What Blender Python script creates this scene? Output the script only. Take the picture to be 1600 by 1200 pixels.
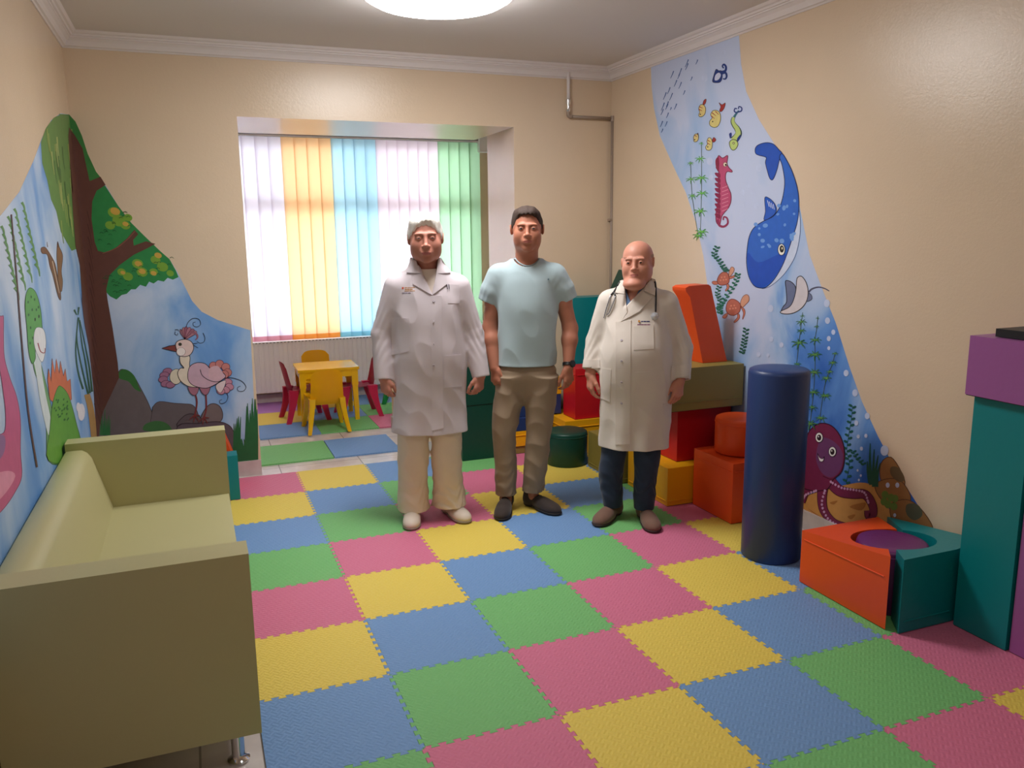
import bpy, bmesh, math, random
import numpy as np
from mathutils import Vector, Matrix
from mathutils.bvhtree import BVHTree
from mathutils.geometry import delaunay_2d_cdt

for o in list(bpy.data.objects):
    bpy.data.objects.remove(o, do_unlink=True)
COL = bpy.context.scene.collection
scene = bpy.context.scene
PI = math.pi

# ------------------------------------------------------------------ camera
FOC = 1272.1
YAW, PITCH, ROLL = .371105, .184374, -.0117113
CAM = np.array([-1.103245, -3.408405, 1.69981])
def cam_axes():
    cy, sy = math.cos(YAW), math.sin(YAW)
    f = np.array([sy*math.cos(PITCH), cy*math.cos(PITCH), -math.sin(PITCH)])
    r = np.array([cy, -sy, 0.]); u = np.cross(r, f)
    return math.cos(ROLL)*r+math.sin(ROLL)*u, -math.sin(ROLL)*r+math.cos(ROLL)*u, f
RX, UX, FX = cam_axes()
cd = bpy.data.cameras.new('camera'); cam = bpy.data.objects.new('camera', cd); COL.objects.link(cam)
cd.sensor_width = 36.0; cd.lens = 36.0*FOC/1600.0; cd.clip_start = .05; cd.clip_end = 200
M = Matrix.Identity(4)
for i in range(3):
    M[i][0] = RX[i]; M[i][1] = UX[i]; M[i][2] = -FX[i]; M[i][3] = CAM[i]
cam.matrix_world = M
scene.camera = cam

# ------------------------------------------------------------------ world, light, exposure
w = bpy.data.worlds.new('world'); scene.world = w; w.use_nodes = True
bg = w.node_tree.nodes['Background']; bg.inputs[0].default_value = (.88, .94, 1.0, 1); bg.inputs[1].default_value = 10.5
vs = scene.view_settings
vs.view_transform = 'Standard'; vs.look = 'None'; vs.gamma = 1.0; vs.use_curve_mapping = False
vs.exposure = 0.08
LAMP_STRENGTH = 35.0        # round ceiling lamp in view (mesh emitter, built with its lamp below)
LAMP2_STRENGTH = 6.0        # its twin above and behind the camera

# ------------------------------------------------------------------ helpers
def ray(px, py):
    return (px-800)/FOC*RX - (py-600)/FOC*UX + FX
def on_x(p, X):
    d = ray(*p); s = (X-CAM[0])/d[0]; return CAM+d*s
def on_y(p, Y):
    d = ray(*p); s = (Y-CAM[1])/d[1]; return CAM+d*s
def on_z(p, Z):
    d = ray(*p); s = (Z-CAM[2])/d[2]; return CAM+d*s

def lin(c):
    return tuple(((v/255.)/12.92 if v/255. <= .04045 else ((v/255.+.055)/1.055)**2.4) for v in c)

def mat(name, rgb, rough=.5, noise=0., nscale=8., bump=0., bscale=60., spec=.5, metal=0., sheen=0., coat=0., rgb2=None):
    """rgb in sRGB 0-255"""
    m = bpy.data.materials.new(name); m.use_nodes = True
    nt = m.node_tree; b = nt.nodes['Principled BSDF']
    c = lin(rgb)
    b.inputs['Base Color'].default_value = (*c, 1)
    b.inputs['Roughness'].default_value = rough
    b.inputs['Metallic'].default_value = metal
    b.inputs['Specular IOR Level'].default_value = spec
    b.inputs['Sheen Weight'].default_value = sheen
    b.inputs['Coat Weight'].default_value = coat
    tc = nt.nodes.new('ShaderNodeTexCoord')
    if noise or rgb2:
        n = nt.nodes.new('ShaderNodeTexNoise'); n.inputs['Scale'].default_value = nscale; n.inputs['Detail'].default_value = 4
        nt.links.new(tc.outputs['Object'], n.inputs['Vector'])
        r = nt.nodes.new('ShaderNodeValToRGB')
        if rgb2:
            c2 = lin(rgb2); r.color_ramp.elements[0].color = (*c, 1); r.color_ramp.elements[1].color = (*c2, 1)
            r.color_ramp.elements[0].position = .35; r.color_ramp.elements[1].position = .65
        else:
            r.color_ramp.elements[0].color = (*[v*(1-noise) for v in c], 1); r.color_ramp.elements[1].color = (*[min(1, v*(1+noise)) for v in c], 1)
        nt.links.new(n.outputs['Fac'], r.inputs['Fac']); nt.links.new(r.outputs['Color'], b.inputs['Base Color'])
    if bump:
        n2 = nt.nodes.new('ShaderNodeTexNoise'); n2.inputs['Scale'].default_value = bscale; n2.inputs['Detail'].default_value = 3
        nt.links.new(tc.outputs['Object'], n2.inputs['Vector'])
        bp = nt.nodes.new('ShaderNodeBump'); bp.inputs['Strength'].default_value = bump; bp.inputs['Distance'].default_value = .01
        nt.links.new(n2.outputs['Fac'], bp.inputs['Height']); nt.links.new(bp.outputs['Normal'], b.inputs['Normal'])
    return m

def emit(name, rgb, s):
    m = bpy.data.materials.new(name); m.use_nodes = True; nt = m.node_tree
    nt.nodes.remove(nt.nodes['Principled BSDF'])
    e = nt.nodes.new('ShaderNodeEmission'); e.inputs[0].default_value = (*rgb, 1); e.inputs[1].default_value = s
    nt.links.new(e.outputs[0], nt.nodes['Material Output'].inputs[0]); return m

def mesh_obj(name, verts, faces, m=None, parent=None, smooth=False):
    me = bpy.data.meshes.new(name); me.from_pydata([tuple(v) for v in verts], [], faces); me.update()
    o = bpy.data.objects.new(name, me); COL.objects.link(o)
    if m: me.materials.append(m)
    if parent: o.parent = parent
    if smooth:
        me.polygons.foreach_set('use_smooth', [True]*len(me.polygons))
    return o

def bm_obj(name, bm, m=None, parent=None, smooth=False, angle=None):
    bmesh.ops.recalc_face_normals(bm, faces=bm.faces)
    me = bpy.data.meshes.new(name); bm.to_mesh(me); bm.free()
    o = bpy.data.objects.new(name, me); COL.objects.link(o)
    if m:
        for mm in (m if isinstance(m, (list, tuple)) else [m]): me.materials.append(mm)
    if parent: o.parent = parent
    if smooth or angle:
        me.polygons.foreach_set('use_smooth', [True]*len(me.polygons))
        if angle: me.set_sharp_from_angle(angle=math.radians(angle))
    return o

def thing(name, label, cat, loc=(0, 0, 0), rz=0., group=None):
    o = bpy.data.objects.new(name, None); COL.objects.link(o); o.empty_display_size = .1
    o.location = loc; o.rotation_euler = (0, 0, rz)
    o['label'] = label; o['category'] = cat
    if group: o['group'] = group
    return o
def tag(o, label, cat, group=None):
    o['label'] = label; o['category'] = cat
    if group: o['group'] = group
    return o
def struct(o):
    o['kind'] = 'structure'; return o

def add_prism(bm, poly, z0, z1, bev=0., seg=3, tops=None):
    """vertical prism over a footprint polygon; z0/z1 number or list"""
    n = len(poly)
    a = [bm.verts.new((p[0], p[1], z0)) for p in poly]
    t = [bm.verts.new((poly[i][0], poly[i][1], (tops[i] if tops else z1))) for i in range(n)]
    fs = [bm.faces.new(a[::-1]), bm.faces.new(t)]
    for i in range(n):
        fs.append(bm.faces.new((a[i], a[(i+1) % n], t[(i+1) % n], t[i])))
    if bev:
        es = set()
        for f in fs: es.update(f.edges)
        es = [e for e in es if e.calc_face_angle(0) > .5]
        bmesh.ops.bevel(bm, geom=es, offset=bev, segments=seg, profile=.5, affect='EDGES', clamp_overlap=True)
def add_box(bm, x0, x1, y0, y1, z0, z1, bev=0., seg=2):
    add_prism(bm, [(x0, y0), (x1, y0), (x1, y1), (x0, y1)], z0, z1, bev, seg)
def box(name, x0, x1, y0, y1, z0, z1, m, parent=None, bev=0., seg=2):
    bm = bmesh.new(); add_box(bm, x0, x1, y0, y1, z0, z1, bev, seg)
    return bm_obj(name, bm, m, parent, angle=40 if bev else None)
def add_lathe(bm, prof, c=(0, 0, 0), n=48, closed=True):
    rings = []
    for r, z in prof:
        if r < 1e-6: rings.append([bm.verts.new((c[0], c[1], c[2]+z))])
        else: rings.append([bm.verts.new((c[0]+r*math.cos(2*PI*i/n), c[1]+r*math.sin(2*PI*i/n), c[2]+z)) for i in range(n)])
    for A, B in zip(rings, rings[1:]):
        for i in range(n):
            j = (i+1) % n
            if len(A) == 1 and len(B) == 1: continue
            if len(A) == 1: bm.faces.new((A[0], B[i], B[j]))
            elif len(B) == 1: bm.faces.new((A[i], A[j], B[0]))
            else: bm.faces.new((A[i], A[j], B[j], B[i]))
def lathe(name, prof, c, m, parent=None, n=48, angle=40):
    bm = bmesh.new(); add_lathe(bm, prof, c, n); return bm_obj(name, bm, m, parent, angle=angle)
def catmull(pts, sub=6, closed=False):
    P = [np.array(p, float) for p in pts]; n = len(P); out = []
    rng = range(n) if closed else range(n-1)
    for i in rng:
        p0 = P[(i-1) % n] if (closed or i > 0) else P[0]; p1 = P[i]; p2 = P[(i+1) % n]; p3 = P[(i+2) % n] if (closed or i+2 < n) else P[-1]
        for k in range(sub):
            t = k/sub
            out.append(.5*((2*p1)+(-p0+p2)*t+(2*p0-5*p1+4*p2-p3)*t*t+(-p0+3*p1-3*p2+p3)*t**3))
    if not closed: out.append(P[-1])
    return out
def add_tube(bm, pts, r, n=10, caps=True):
    pts = [Vector(p) for p in pts]; rings = []
    rr = r if isinstance(r, (list, tuple)) else [r]*len(pts)
    up = Vector((0, 0, 1))
    t0 = (pts[1]-pts[0]).normalized()
    if abs(t0.dot(up)) > .9: up = Vector((1, 0, 0))
    u = (up-t0*up.dot(t0)).normalized()
    for i, p in enumerate(pts):
        t = (pts[min(i+1, len(pts)-1)]-pts[max(i-1, 0)]).normalized()
        u = (u-t*u.dot(t)).normalized(); v = t.cross(u)
        rings.append([bm.verts.new(p+(u*math.cos(2*PI*k/n)+v*math.sin(2*PI*k/n))*rr[i]) for k in range(n)])
    for A, B in zip(rings, rings[1:]):
        for k in range(n): bm.faces.new((A[k], A[(k+1) % n], B[(k+1) % n], B[k]))
    if caps: bm.faces.new(rings[0][::-1]); bm.faces.new(rings[-1])
def tube(name, pts, r, m, parent=None, n=10):
    bm = bmesh.new(); add_tube(bm, pts, r, n); return bm_obj(name, bm, m, parent, smooth=True)
# ------------------------------------------------------------------ setting
XL, XR, YB, YF, ZC = -1.74, 2.10, 2.58, -4.7, 2.95
ZF = -.012
wall_m = mat('cream_satin_plaster', (224, 201, 174), rough=.42, noise=.04, nscale=3, spec=.5)
# fine trowelled relief that breaks up the gloss
nt = wall_m.node_tree; b = nt.nodes['Principled BSDF']
tc = nt.nodes.new('ShaderNodeTexCoord')
n1 = nt.nodes.new('ShaderNodeTexNoise'); n1.inputs['Scale'].default_value = 70; n1.inputs['Detail'].default_value = 6; n1.inputs['Roughness'].default_value = .65
bp = nt.nodes.new('ShaderNodeBump'); bp.inputs['Strength'].default_value = .30; bp.inputs['Distance'].default_value = .003
nt.links.new(tc.outputs['Object'], n1.inputs['Vector']); nt.links.new(n1.outputs['Fac'], bp.inputs['Height']); nt.links.new(bp.outputs['Normal'], b.inputs['Normal'])
b.inputs['Roughness'].default_value = .27
ceil_m = mat('white_ceiling_paint', (222, 216, 214), rough=.8)
trim_m = mat('white_cornice', (232, 224, 224), rough=.6)
white_m = mat('white_plastic', (235, 235, 238), rough=.35)

tile_m = mat('pale_marble_tile', (228, 220, 214), rough=.18, rgb2=(206, 196, 192), nscale=5)
nt = tile_m.node_tree; b = nt.nodes['Principled BSDF']
br = nt.nodes.new('ShaderNodeTexBrick'); br.offset = 0; br.inputs['Scale'].default_value = 1.0
br.inputs['Brick Width'].default_value = .6; br.inputs['Row Height'].default_value = .3; br.inputs['Mortar Size'].default_value = .004
br.inputs['Mortar'].default_value = (.35, .32, .3, 1)
tcs = [n for n in nt.nodes if n.type == 'TEX_COORD'][0]; rp = [n for n in nt.nodes if n.type == 'VALTORGB'][0]
nt.links.new(tcs.outputs['Object'], br.inputs['Vector']); nt.links.new(rp.outputs['Color'], br.inputs['Color1']); nt.links.new(rp.outputs['Color'], br.inputs['Color2'])
nt.links.new(br.outputs['Color'], b.inputs['Base Color'])

struct(box('floor', -2.3, 2.9, YF-.2, 5.4, ZF-.1, ZF, tile_m))
struct(box('ceiling', -2.3, 2.9, YF-.2, 3.5, ZC, ZC+.12, ceil_m))
struct(box('wall_left', XL-.2, XL, YF, YB, ZF, ZC, wall_m))
struct(box('wall_right', XR, XR+.2, YF, YB, ZF, ZC, wall_m))
struct(box('wall_front', XL-.2, XR+.2, YF-.2, YF, ZF, ZC, wall_m))
bm = bmesh.new()
OX0, OX1, OZ = -.735, 1.265, 2.485
add_prism(bm, [(-2.2, YB), (OX0, YB), (-.85, 3.5), (-2.2, 3.5)], ZF, ZC)
add_prism(bm, [(OX1, YB), (2.8, YB), (2.8, 3.5), (1.38, 3.5)], ZF, ZC)
add_box(bm, OX0, OX1, YB, 3.5, OZ, ZC)
add_prism(bm, [(OX1, YB+.0005), (1.40, YB+.0005), (1.40, 3.5), (1.385, 3.5)], OZ, ZC-.002)
add_prism(bm, [(-.87, YB+.0005), (OX0, YB+.0005), (-.87, 3.5)], OZ, ZC-.002)
add_box(bm, .47, 1.40, YB+.001, 3.59, ZF, .62)
struct(bm_obj('wall_back', bm, wall_m))
# glazed bay behind the opening
struct(box('wall_far_left', -1.95, -1.75, 3.5, 5.4, ZF, 2.8, wall_m))
struct(box('wall_far_right', 2.45, 2.65, 3.5, 5.4, ZF, 2.8, wall_m))
bm = bmesh.new()
add_box(bm, -1.95, 2.65, 5.2, 5.4, ZF, .66); add_box(bm, -1.95, 2.65, 5.2, 5.4, 2.62, 2.8)
add_box(bm, -1.95, -1.45, 5.2, 5.4, .66, 2.62); add_box(bm, 1.82, 2.65, 5.2, 5.4, .66, 2.62)
struct(bm_obj('wall_far', bm, wall_m))
struct(box('ceiling_bay', -1.95, 2.65, 3.5, 5.4, 2.8, 2.92, ceil_m))

# cornice with mitred corners
prof = [(0, 2.856), (.006, 2.856), (.012, 2.864), (.022, 2.868), (.026, 2.878), (.034, 2.895), (.05, 2.91), (.056, 2.912), (.056, 2.92), (.066, 2.922), (.07, 2.932), (.082, 2.936), (.088, 2.942), (.094, 2.95), (0, 2.95)]
vs_, fs_ = [], []
cs = [(XL, YB, 1, -1), (XR, YB, -1, -1), (XR, YF, -1, 1), (XL, YF, 1, 1)]
for (cx, cy, sx, sy) in cs:
    for d, z in prof: vs_.append((cx+sx*d, cy+sy*d, z))
n = len(prof)
for k in range(4):
    for i in range(n):
        j = (i+1) % n; k2 = (k+1) % 4
        fs_.append((k*n+i, k*n+j, k2*n+j, k2*n+i))
struct(mesh_obj('trim_1', vs_, fs_, trim_m))

# baseboards of pale tile
bb = .10
bs_m = mat('pale_marble_skirting', (214, 204, 202), rough=.2, rgb2=(196, 184, 182), nscale=9)
struct(box('baseboard_back', XL, OX0, YB-.012, YB, ZF, bb, bs_m, bev=.002))
bm = bmesh.new(); add_box(bm, .458, XR, YB-.012, YB, ZF, bb, .002); add_box(bm, .458, .47, YB, 3.60, ZF, bb, .002)
struct(bm_obj('baseboard_passage', bm, bs_m))
struct(box('baseboard_left', XL, XL+.012, YF, YB-.012, ZF, bb, bs_m, bev=.002))
struct(box('baseboard_right', XR-.012, XR, YF, YB-.012, ZF, bb, bs_m, bev=.002))
struct(box('baseboard_far', -1.75, 2.45, 5.188, 5.2, ZF, .085, bs_m, bev=.002))

# window with three casements and transoms
glass = bpy.data.materials.new('window_glass'); glass.use_nodes = True
nt = glass.node_tree; nt.nodes.remove(nt.nodes['Principled BSDF'])
g = nt.nodes.new('ShaderNodeBsdfTransparent'); g.inputs[0].default_value = (.93, .96, .95, 1)
gl = nt.nodes.new('ShaderNodeBsdfGlossy'); gl.inputs['Roughness'].default_value = .02
mx = nt.nodes.new('ShaderNodeMixShader'); mx.inputs[0].default_value = .06
nt.links.new(g.outputs[0], mx.inputs[1]); nt.links.new(gl.outputs[0], mx.inputs[2]); nt.links.new(mx.outputs[0], nt.nodes['Material Output'].inputs[0])
WX = [-1.45, -.36, .62, 1.82]
bm = bmesh.new()
add_box(bm, WX[0], WX[-1], 5.25, 5.32, .66, .74); add_box(bm, WX[0], WX[-1], 5.25, 5.32, 2.54, 2.62)
add_box(bm, WX[0], WX[-1], 5.25, 5.32, 1.93, 2.05)
for x in WX: add_box(bm, x-.045, x+.045, 5.245, 5.325, .66, 2.62)
wf = struct(bm_obj('window_1', bm, white_m))
for i in range(3):
    for z0, z1 in ((.72, 1.94), (2.04, 2.56)):
        box('pane', WX[i]+.03, WX[i+1]-.03, 5.28, 5.286, z0, z1, glass, wf)
struct(box('window_1_sill', -1.45, 1.82, 5.16, 5.26, .625, .66, white_m, bev=.006))
# unseen slab added to dim the upper blind; ground in front of the house
struct(box('floor_outside', -9, 10, 5.4, 30, -.6, -.5, mat('pale_paving_outside', (190, 188, 180), rough=.8)))
struct(box('trim_shade_slab', -5, 6, 5.4, 8.6, 2.75, 2.95, ceil_m))
# ------------------------------------------------------------------ interlocking foam mats
def mat_foam(name, rgb):
    m = mat(name, rgb, rough=.62, spec=.35)
    nt = m.node_tree; b = nt.nodes['Principled BSDF']
    tc = nt.nodes.new('ShaderNodeTexCoord')
    mp = nt.nodes.new('ShaderNodeMapping'); mp.inputs['Rotation'].default_value = (0, 0, PI/4); mp.inputs['Location'].default_value = (3.31, 5.17, .013)
    nt.links.new(tc.outputs['Object'], mp.inputs['Vector'])
    wv = []
    for d in ('X', 'Y'):
        w_ = nt.nodes.new('ShaderNodeTexWave'); w_.bands_direction = d; w_.inputs['Scale'].default_value = 20; w_.inputs['Distortion'].default_value = .6
        w_.inputs['Detail Scale'].default_value = 3
        nt.links.new(mp.outputs[0], w_.inputs['Vector']); wv.append(w_)
    ch = nt.nodes.new('ShaderNodeTexChecker'); ch.inputs['Scale'].default_value = 40
    nt.links.new(mp.outputs[0], ch.inputs['Vector'])
    mx = nt.nodes.new('ShaderNodeMix'); mx.data_type = 'FLOAT'
    nt.links.new(ch.outputs['Fac'], mx.inputs[0]); nt.links.new(wv[0].outputs['Fac'], mx.inputs[2]); nt.links.new(wv[1].outputs['Fac'], mx.inputs[3])
    bp = nt.nodes.new('ShaderNodeBump'); bp.inputs['Strength'].default_value = .35; bp.inputs['Distance'].default_value = .004
    nt.links.new(mx.outputs[0], bp.inputs['Height']); nt.links.new(bp.outputs['Normal'], b.inputs['Normal'])
    return m
FM = {'yellow': mat_foam('yellow_foam', (232, 206, 92)), 'blue': mat_foam('blue_foam', (116, 156, 206)),
      'green': mat_foam('green_foam', (120, 190, 116)), 'pink': mat_foam('pink_foam', (216, 118, 150)), 'violet': mat_foam('violet_foam', (186, 130, 206))}
def teeth(L, flip, n=19, a=.0078):
    """puzzle edge profile from 0 to L, offset alternating to either side"""
    p = L/n; out = [(0, 0)]
    for i in range(n):
        s = 1 if (i % 2 == 0) != flip else -1
        x0, x1 = i*p, (i+1)*p
        if i == 0: x0 += p*.25
        if i == n-1: x1 -= p*.25
        w_ = .1*p
        # dovetail
        if i == 0: out.append((x0, 0))
        out += [(x0-w_*(1 if i else -.0), s*a), (x1+w_*(1 if i < n-1 else 0), s*a)]
        if i == n-1: out.append((x1, 0))
    out.append((L, 0)); return out
def mat_tile(x0, y0, L, W, color, label, group, borders, name='foam_mat'):
    """borders: dict side->('teeth',flip) or 'straight'; sides S,E,N,W in ccw order"""
    pts = []
    def edge(a, b, spec, sgn):
        d = Vector((b[0]-a[0], b[1]-a[1])); ln = d.length; d /= ln; nrm = Vector((-d.y, d.x))
        if spec is None: return [tuple(a)]
        return [(a[0]+d.x*s+nrm.x*o*sgn, a[1]+d.y*s+nrm.y*o*sgn) for s, o in teeth(ln, spec)][:-1]
    c = [(x0, y0), (x0+L, y0), (x0+L, y0+W), (x0, y0+W)]
    # bottom / top edges run in +x for both neighbours, so mirror for the reversed ones
    S = edge(c[0], c[1], borders['S'], 1)
    E_ = edge(c[1], c[2], borders['E'], 1)
    N = borders['N']; Wd = borders['W']
    def rev(a, b, spec):
        e = edge(a, b, spec, 1); e.append(tuple(b)); return e[::-1][:-1]
    pts = S+E_+rev(c[3], c[2], N)+rev(c[0], c[3], Wd)
    mx_, my_ = x0+L/2, y0+W/2; k = .9972
    pts = [((p[0]-mx_)*k, (p[1]-my_)*k) for p in pts]
    bm = bmesh.new(); vs2 = [bm.verts.new((p[0], p[1], 0)) for p in pts]; lo2 = [bm.verts.new((p[0], p[1], -.0115)) for p in pts]; NV = len(pts)
    for i in range(NV): bm.faces.new((lo2[i], lo2[(i+1) % NV], vs2[(i+1) % NV], vs2[i]))
    bm.faces.new(lo2[::-1])
    # top face: constrained Delaunay triangles inside the toothed outline
    extra_p = [Vector((x_, y_)) for x_ in np.linspace(-L/2+.04, L/2-.04, 5) for y_ in np.linspace(-W/2+.04, W/2-.04, 5)]
    cv, ce, cf, ov, oe, of_ = delaunay_2d_cdt([Vector(q_) for q_ in pts]+extra_p, [], [list(range(NV))], 1, 1e-6)
    mp_ = {}
    for k_, src in enumerate(ov):
        mp_[k_] = vs2[src[0]] if src and src[0] < NV else bm.verts.new((cv[k_].x, cv[k_].y, 0))
    for f_ in cf:
        try: bm.faces.new([mp_[k_] for k_ in f_])
        except ValueError: pass
    o = bm_obj(name, bm, FM[color]); o.location = (mx_, my_, 0)
    return tag(o, label, 'play mat', group)
CYC = ['yellow', 'blue', 'green', 'pink']
ORD = ['first', 'second', 'third', 'fourth', 'fifth', 'sixth', 'seventh', 'eighth', 'ninth', 'tenth', 'eleventh', 'twelfth']
extra = {(-1, -3): 'reaching under the white trousers', (0, -3): 'below white shoes', (1, -3): 'under the dark shoes', (2, -2): 'under the brown shoes',
         (3, 0): 'touching the navy cylinder', (3, -1): 'cut by the navy cylinder'}
for v in range(-5, 5):
    for u in range(-2, 4):
        col = CYC[(u+2+v) % 4]
        x0, y0 = u*.5, -(v+1)*.5
        where = extra.get((u, v), '')
        lab = f'{col} foam puzzle mat, {ORD[u+2]} from left, {ORD[v+5]} row from window' + ((', '+where) if where else '')
        fl = ((u+v) % 2 == 0)
        bd = dict(N=(None if v == -5 else (u*3+v) % 2 == 0), S=(None if v == 4 else (u*3+v+1) % 2 == 0),
                  W=(None if u == -2 else (u+v*3) % 2 == 0), E=(None if u == 3 else (u+1+v*3) % 2 == 0))
        mat_tile(x0, y0, .5, .5, col, lab, 'interlocking foam floor mats', bd)
st = dict(N=None, S=None, W=None, E=None)
mat_tile(-.725, 2.785, .545, .57, 'green', 'green foam mat lying across the threshold of the window bay', 'threshold mats', st)
mat_tile(-.175, 2.785, .53, .57, 'blue', 'blue foam mat lying across the threshold of the window bay', 'threshold mats', st)
nm = {0: 'front row beyond the threshold', 1: 'middle row beyond the threshold', 2: 'back row under the radiator'}
cols = [['pink', 'yellow', 'blue', 'green', 'pink', 'yellow'], ['blue', 'green', 'yellow', 'blue', 'green', 'pink'], ['green', 'blue', 'violet', 'yellow', 'blue', 'green']]
for r in range(3):
    for c in range(6):
        mat_tile(-1.69+c*.512, 3.62+r*.52, .51, .515, cols[r][c], f'{cols[r][c]} foam mat, {ORD[c]} from the left in the {nm[r]}', 'foam mats in the window bay', st)
# ------------------------------------------------------------------ ceiling lamps
lamp_m = emit('lamp_diffuser_glow', (1.0, .98, .965), LAMP_STRENGTH)
lamp2_m = emit('lamp_diffuser_glow_back', (1.0, .98, .965), LAMP2_STRENGTH)
def ceiling_lamp(x, y, m, label):
    t = thing('ceiling_lamp', label, 'ceiling lamp', (x, y, ZC))
    lathe('lamp_base', [(0, 0), (.40, 0), (.405, -.01), (.40, -.03), (.385, -.032), (0, -.032)], (0, 0, 0), white_m, t)
    lathe('lamp_shade', [(.395, -.03), (.385, -.05), (.34, -.075), (.25, -.092), (.12, -.1), (0, -.102)], (0, 0, 0), m, t)
    return t
ceiling_lamp(.20, .93, lamp_m, 'round flat glowing ceiling lamp in front of the window bay')
ceiling_lamp(.20, -2.4, lamp2_m, 'round flat glowing ceiling lamp above the sofa end of the room')

# ------------------------------------------------------------------ vertical blind
def blind_mat(name, rgb, tr=.62):
    m = bpy.data.materials.new(name); m.use_nodes = True; nt = m.node_tree; nt.nodes.remove(nt.nodes['Principled BSDF'])
    c = lin(rgb)
    d = nt.nodes.new('ShaderNodeBsdfDiffuse'); d.inputs[0].default_value = (*c, 1)
    t = nt.nodes.new('ShaderNodeBsdfTranslucent'); t.inputs[0].default_value = (*c, 1)
    x = nt.nodes.new('ShaderNodeMixShader'); x.inputs[0].default_value = tr
    nt.links.new(d.outputs[0], x.inputs[1]); nt.links.new(t.outputs[0], x.inputs[2]); nt.links.new(x.outputs[0], nt.nodes['Material Output'].inputs[0])
    return m
BM_ = {'lilac': blind_mat('lilac_blind_cloth', (222, 212, 228)), 'orange': blind_mat('orange_blind_cloth', (236, 188, 144)), 'blue': blind_mat('blue_blind_cloth', (172, 206, 226)),
       'pink': blind_mat('pink_blind_cloth', (226, 206, 220)), 'green': blind_mat('green_blind_cloth', (166, 202, 168))}
HM_ = {'lilac': blind_mat('pink_hem_cloth', (222, 150, 168), .4), 'orange': blind_mat('orange_hem_cloth', (240, 150, 70), .4), 'blue': blind_mat('blue_hem_cloth', (130, 196, 222), .4), 'pink': blind_mat('rose_hem_cloth', (222, 160, 178), .4), 'green': blind_mat('green_hem_cloth', (120, 190, 130), .4)}
rail_m = mat('grey_aluminium_rail', (150, 148, 152), rough=.35, metal=.6)
YBL = 5.06
vb = thing('vertical_blind', 'vertical blind with lilac, orange, blue, pink and green slats over the window', 'blind', (0, 0, 0))
rail = box('headrail', -1.4, 1.83, YBL-.03, YBL+.03, 2.635, 2.70, rail_m, vb, bev=.004)
box('rail_lip', -1.4, 1.83, YBL-.034, YBL-.03, 2.635, 2.65, white_m, rail)
box('end_cap', 1.83, 2.05, YBL-.07, YBL+.05, 2.54, 2.71, white_m, vb, bev=.008)
for xx in (-1.2, .2, 1.7): box('bracket', xx-.015, xx+.015, YBL+.03, 5.2, 2.65, 2.69, rail_m, vb)
def sl(name, x0, wd, z0, z1, m, ang):
    n = 6; vs2, fs2 = [], []
    for i in range(n+1):
        s = (i/n-.5)*wd; bow = .006*(1-(2*i/n-1)**2)
        x = s*math.cos(ang); y = s*math.sin(ang)-bow
        for z in (z0, z1): vs2.append((x, y, z))
    for i in range(n): fs2.append((2*i, 2*i+2, 2*i+3, 2*i+1))
    o = mesh_obj(name, vs2, fs2, m, smooth=True); o.location = (x0, YBL, 0); return o
edges = [(-.555-.117*k) for k in range(7)][::-1]
def blx(px): return on_y((px, 300), YBL)[0]
groups = [('lilac', blx(373+2)-.117*6, blx(444), None), ('orange', blx(444), blx(521), 4), ('blue', blx(521), blx(590), 4), ('pink', blx(590), blx(686), 6), ('green', blx(686), blx(750), 4)]
cnt = 0
for cname, xa, xb, ns in groups:
    if ns is None: ns = 9; 
    wd = (xb-xa)/ns
    for k in range(ns):
        xc = xa+(k+.5)*wd
        o = sl('slat', xc, wd*1.10, .70, 2.635, BM_[cname], .10)
        o.parent = vb; o['label'] = f'{cname} cloth slat'
        h = sl('hem', 0, wd*1.10, .650, .70, HM_[cname], .10); h.location = (0, -.001, 0); h.parent = o

# ------------------------------------------------------------------ radiator
rad_m = mat('white_radiator_enamel', (238, 234, 240), rough=.35)
t = thing('radiator', 'long white panel radiator under the coloured blind', 'radiator', (0, 5.12, 0))
bm = bmesh.new()
nfl = 66; x0, x1 = -1.35, 1.75; prs = []
for i in range(nfl+1):
    x = x0+(x1-x0)*i/nfl
    prs += [(x, -.045), (x+(x1-x0)/nfl*.45, -.045), (x+(x1-x0)/nfl*.5, -.052), (x+(x1-x0)/nfl*.95, -.052)]
prs = [p for p in prs if p[0] <= x1]
va = [bm.verts.new((p[0], p[1], .12)) for p in prs]; vb_ = [bm.verts.new((p[0], p[1], .625)) for p in prs]
for i in range(len(prs)-1): bm.faces.new((va[i], va[i+1], vb_[i+1], vb_[i]))
bm_obj('front_panel', bm, rad_m, t)
bm = bmesh.new(); add_box(bm, x0, x1, -.044, .02, .12, .625, .004); bm_obj('body', bm, rad_m, t)
bm = bmesh.new(); add_box(bm, x0-.004, x1+.004, -.056, .03, .625, .640, .005); bm_obj('top_cover', bm, rad_m, t)
dk = mat('dark_grille_slots', (96, 92, 100), rough=.7)
bm = bmesh.new()
for i in range(88):
    x = x0+.02+i*.035; add_box(bm, x, x+.018, -.0575, -.05, .627, .634)
bm_obj('grille', bm, dk, t)
tube('pipe', [(x0+.1, 0, .13), (x0+.1, 0, .06), (x0+.1, .06, .05)], .011, rad_m, t)
for xx in (x0+.4, x1-.4): box('bracket', xx-.02, xx+.02, .02, .07, .15, .5, rad_m, t)

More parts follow.
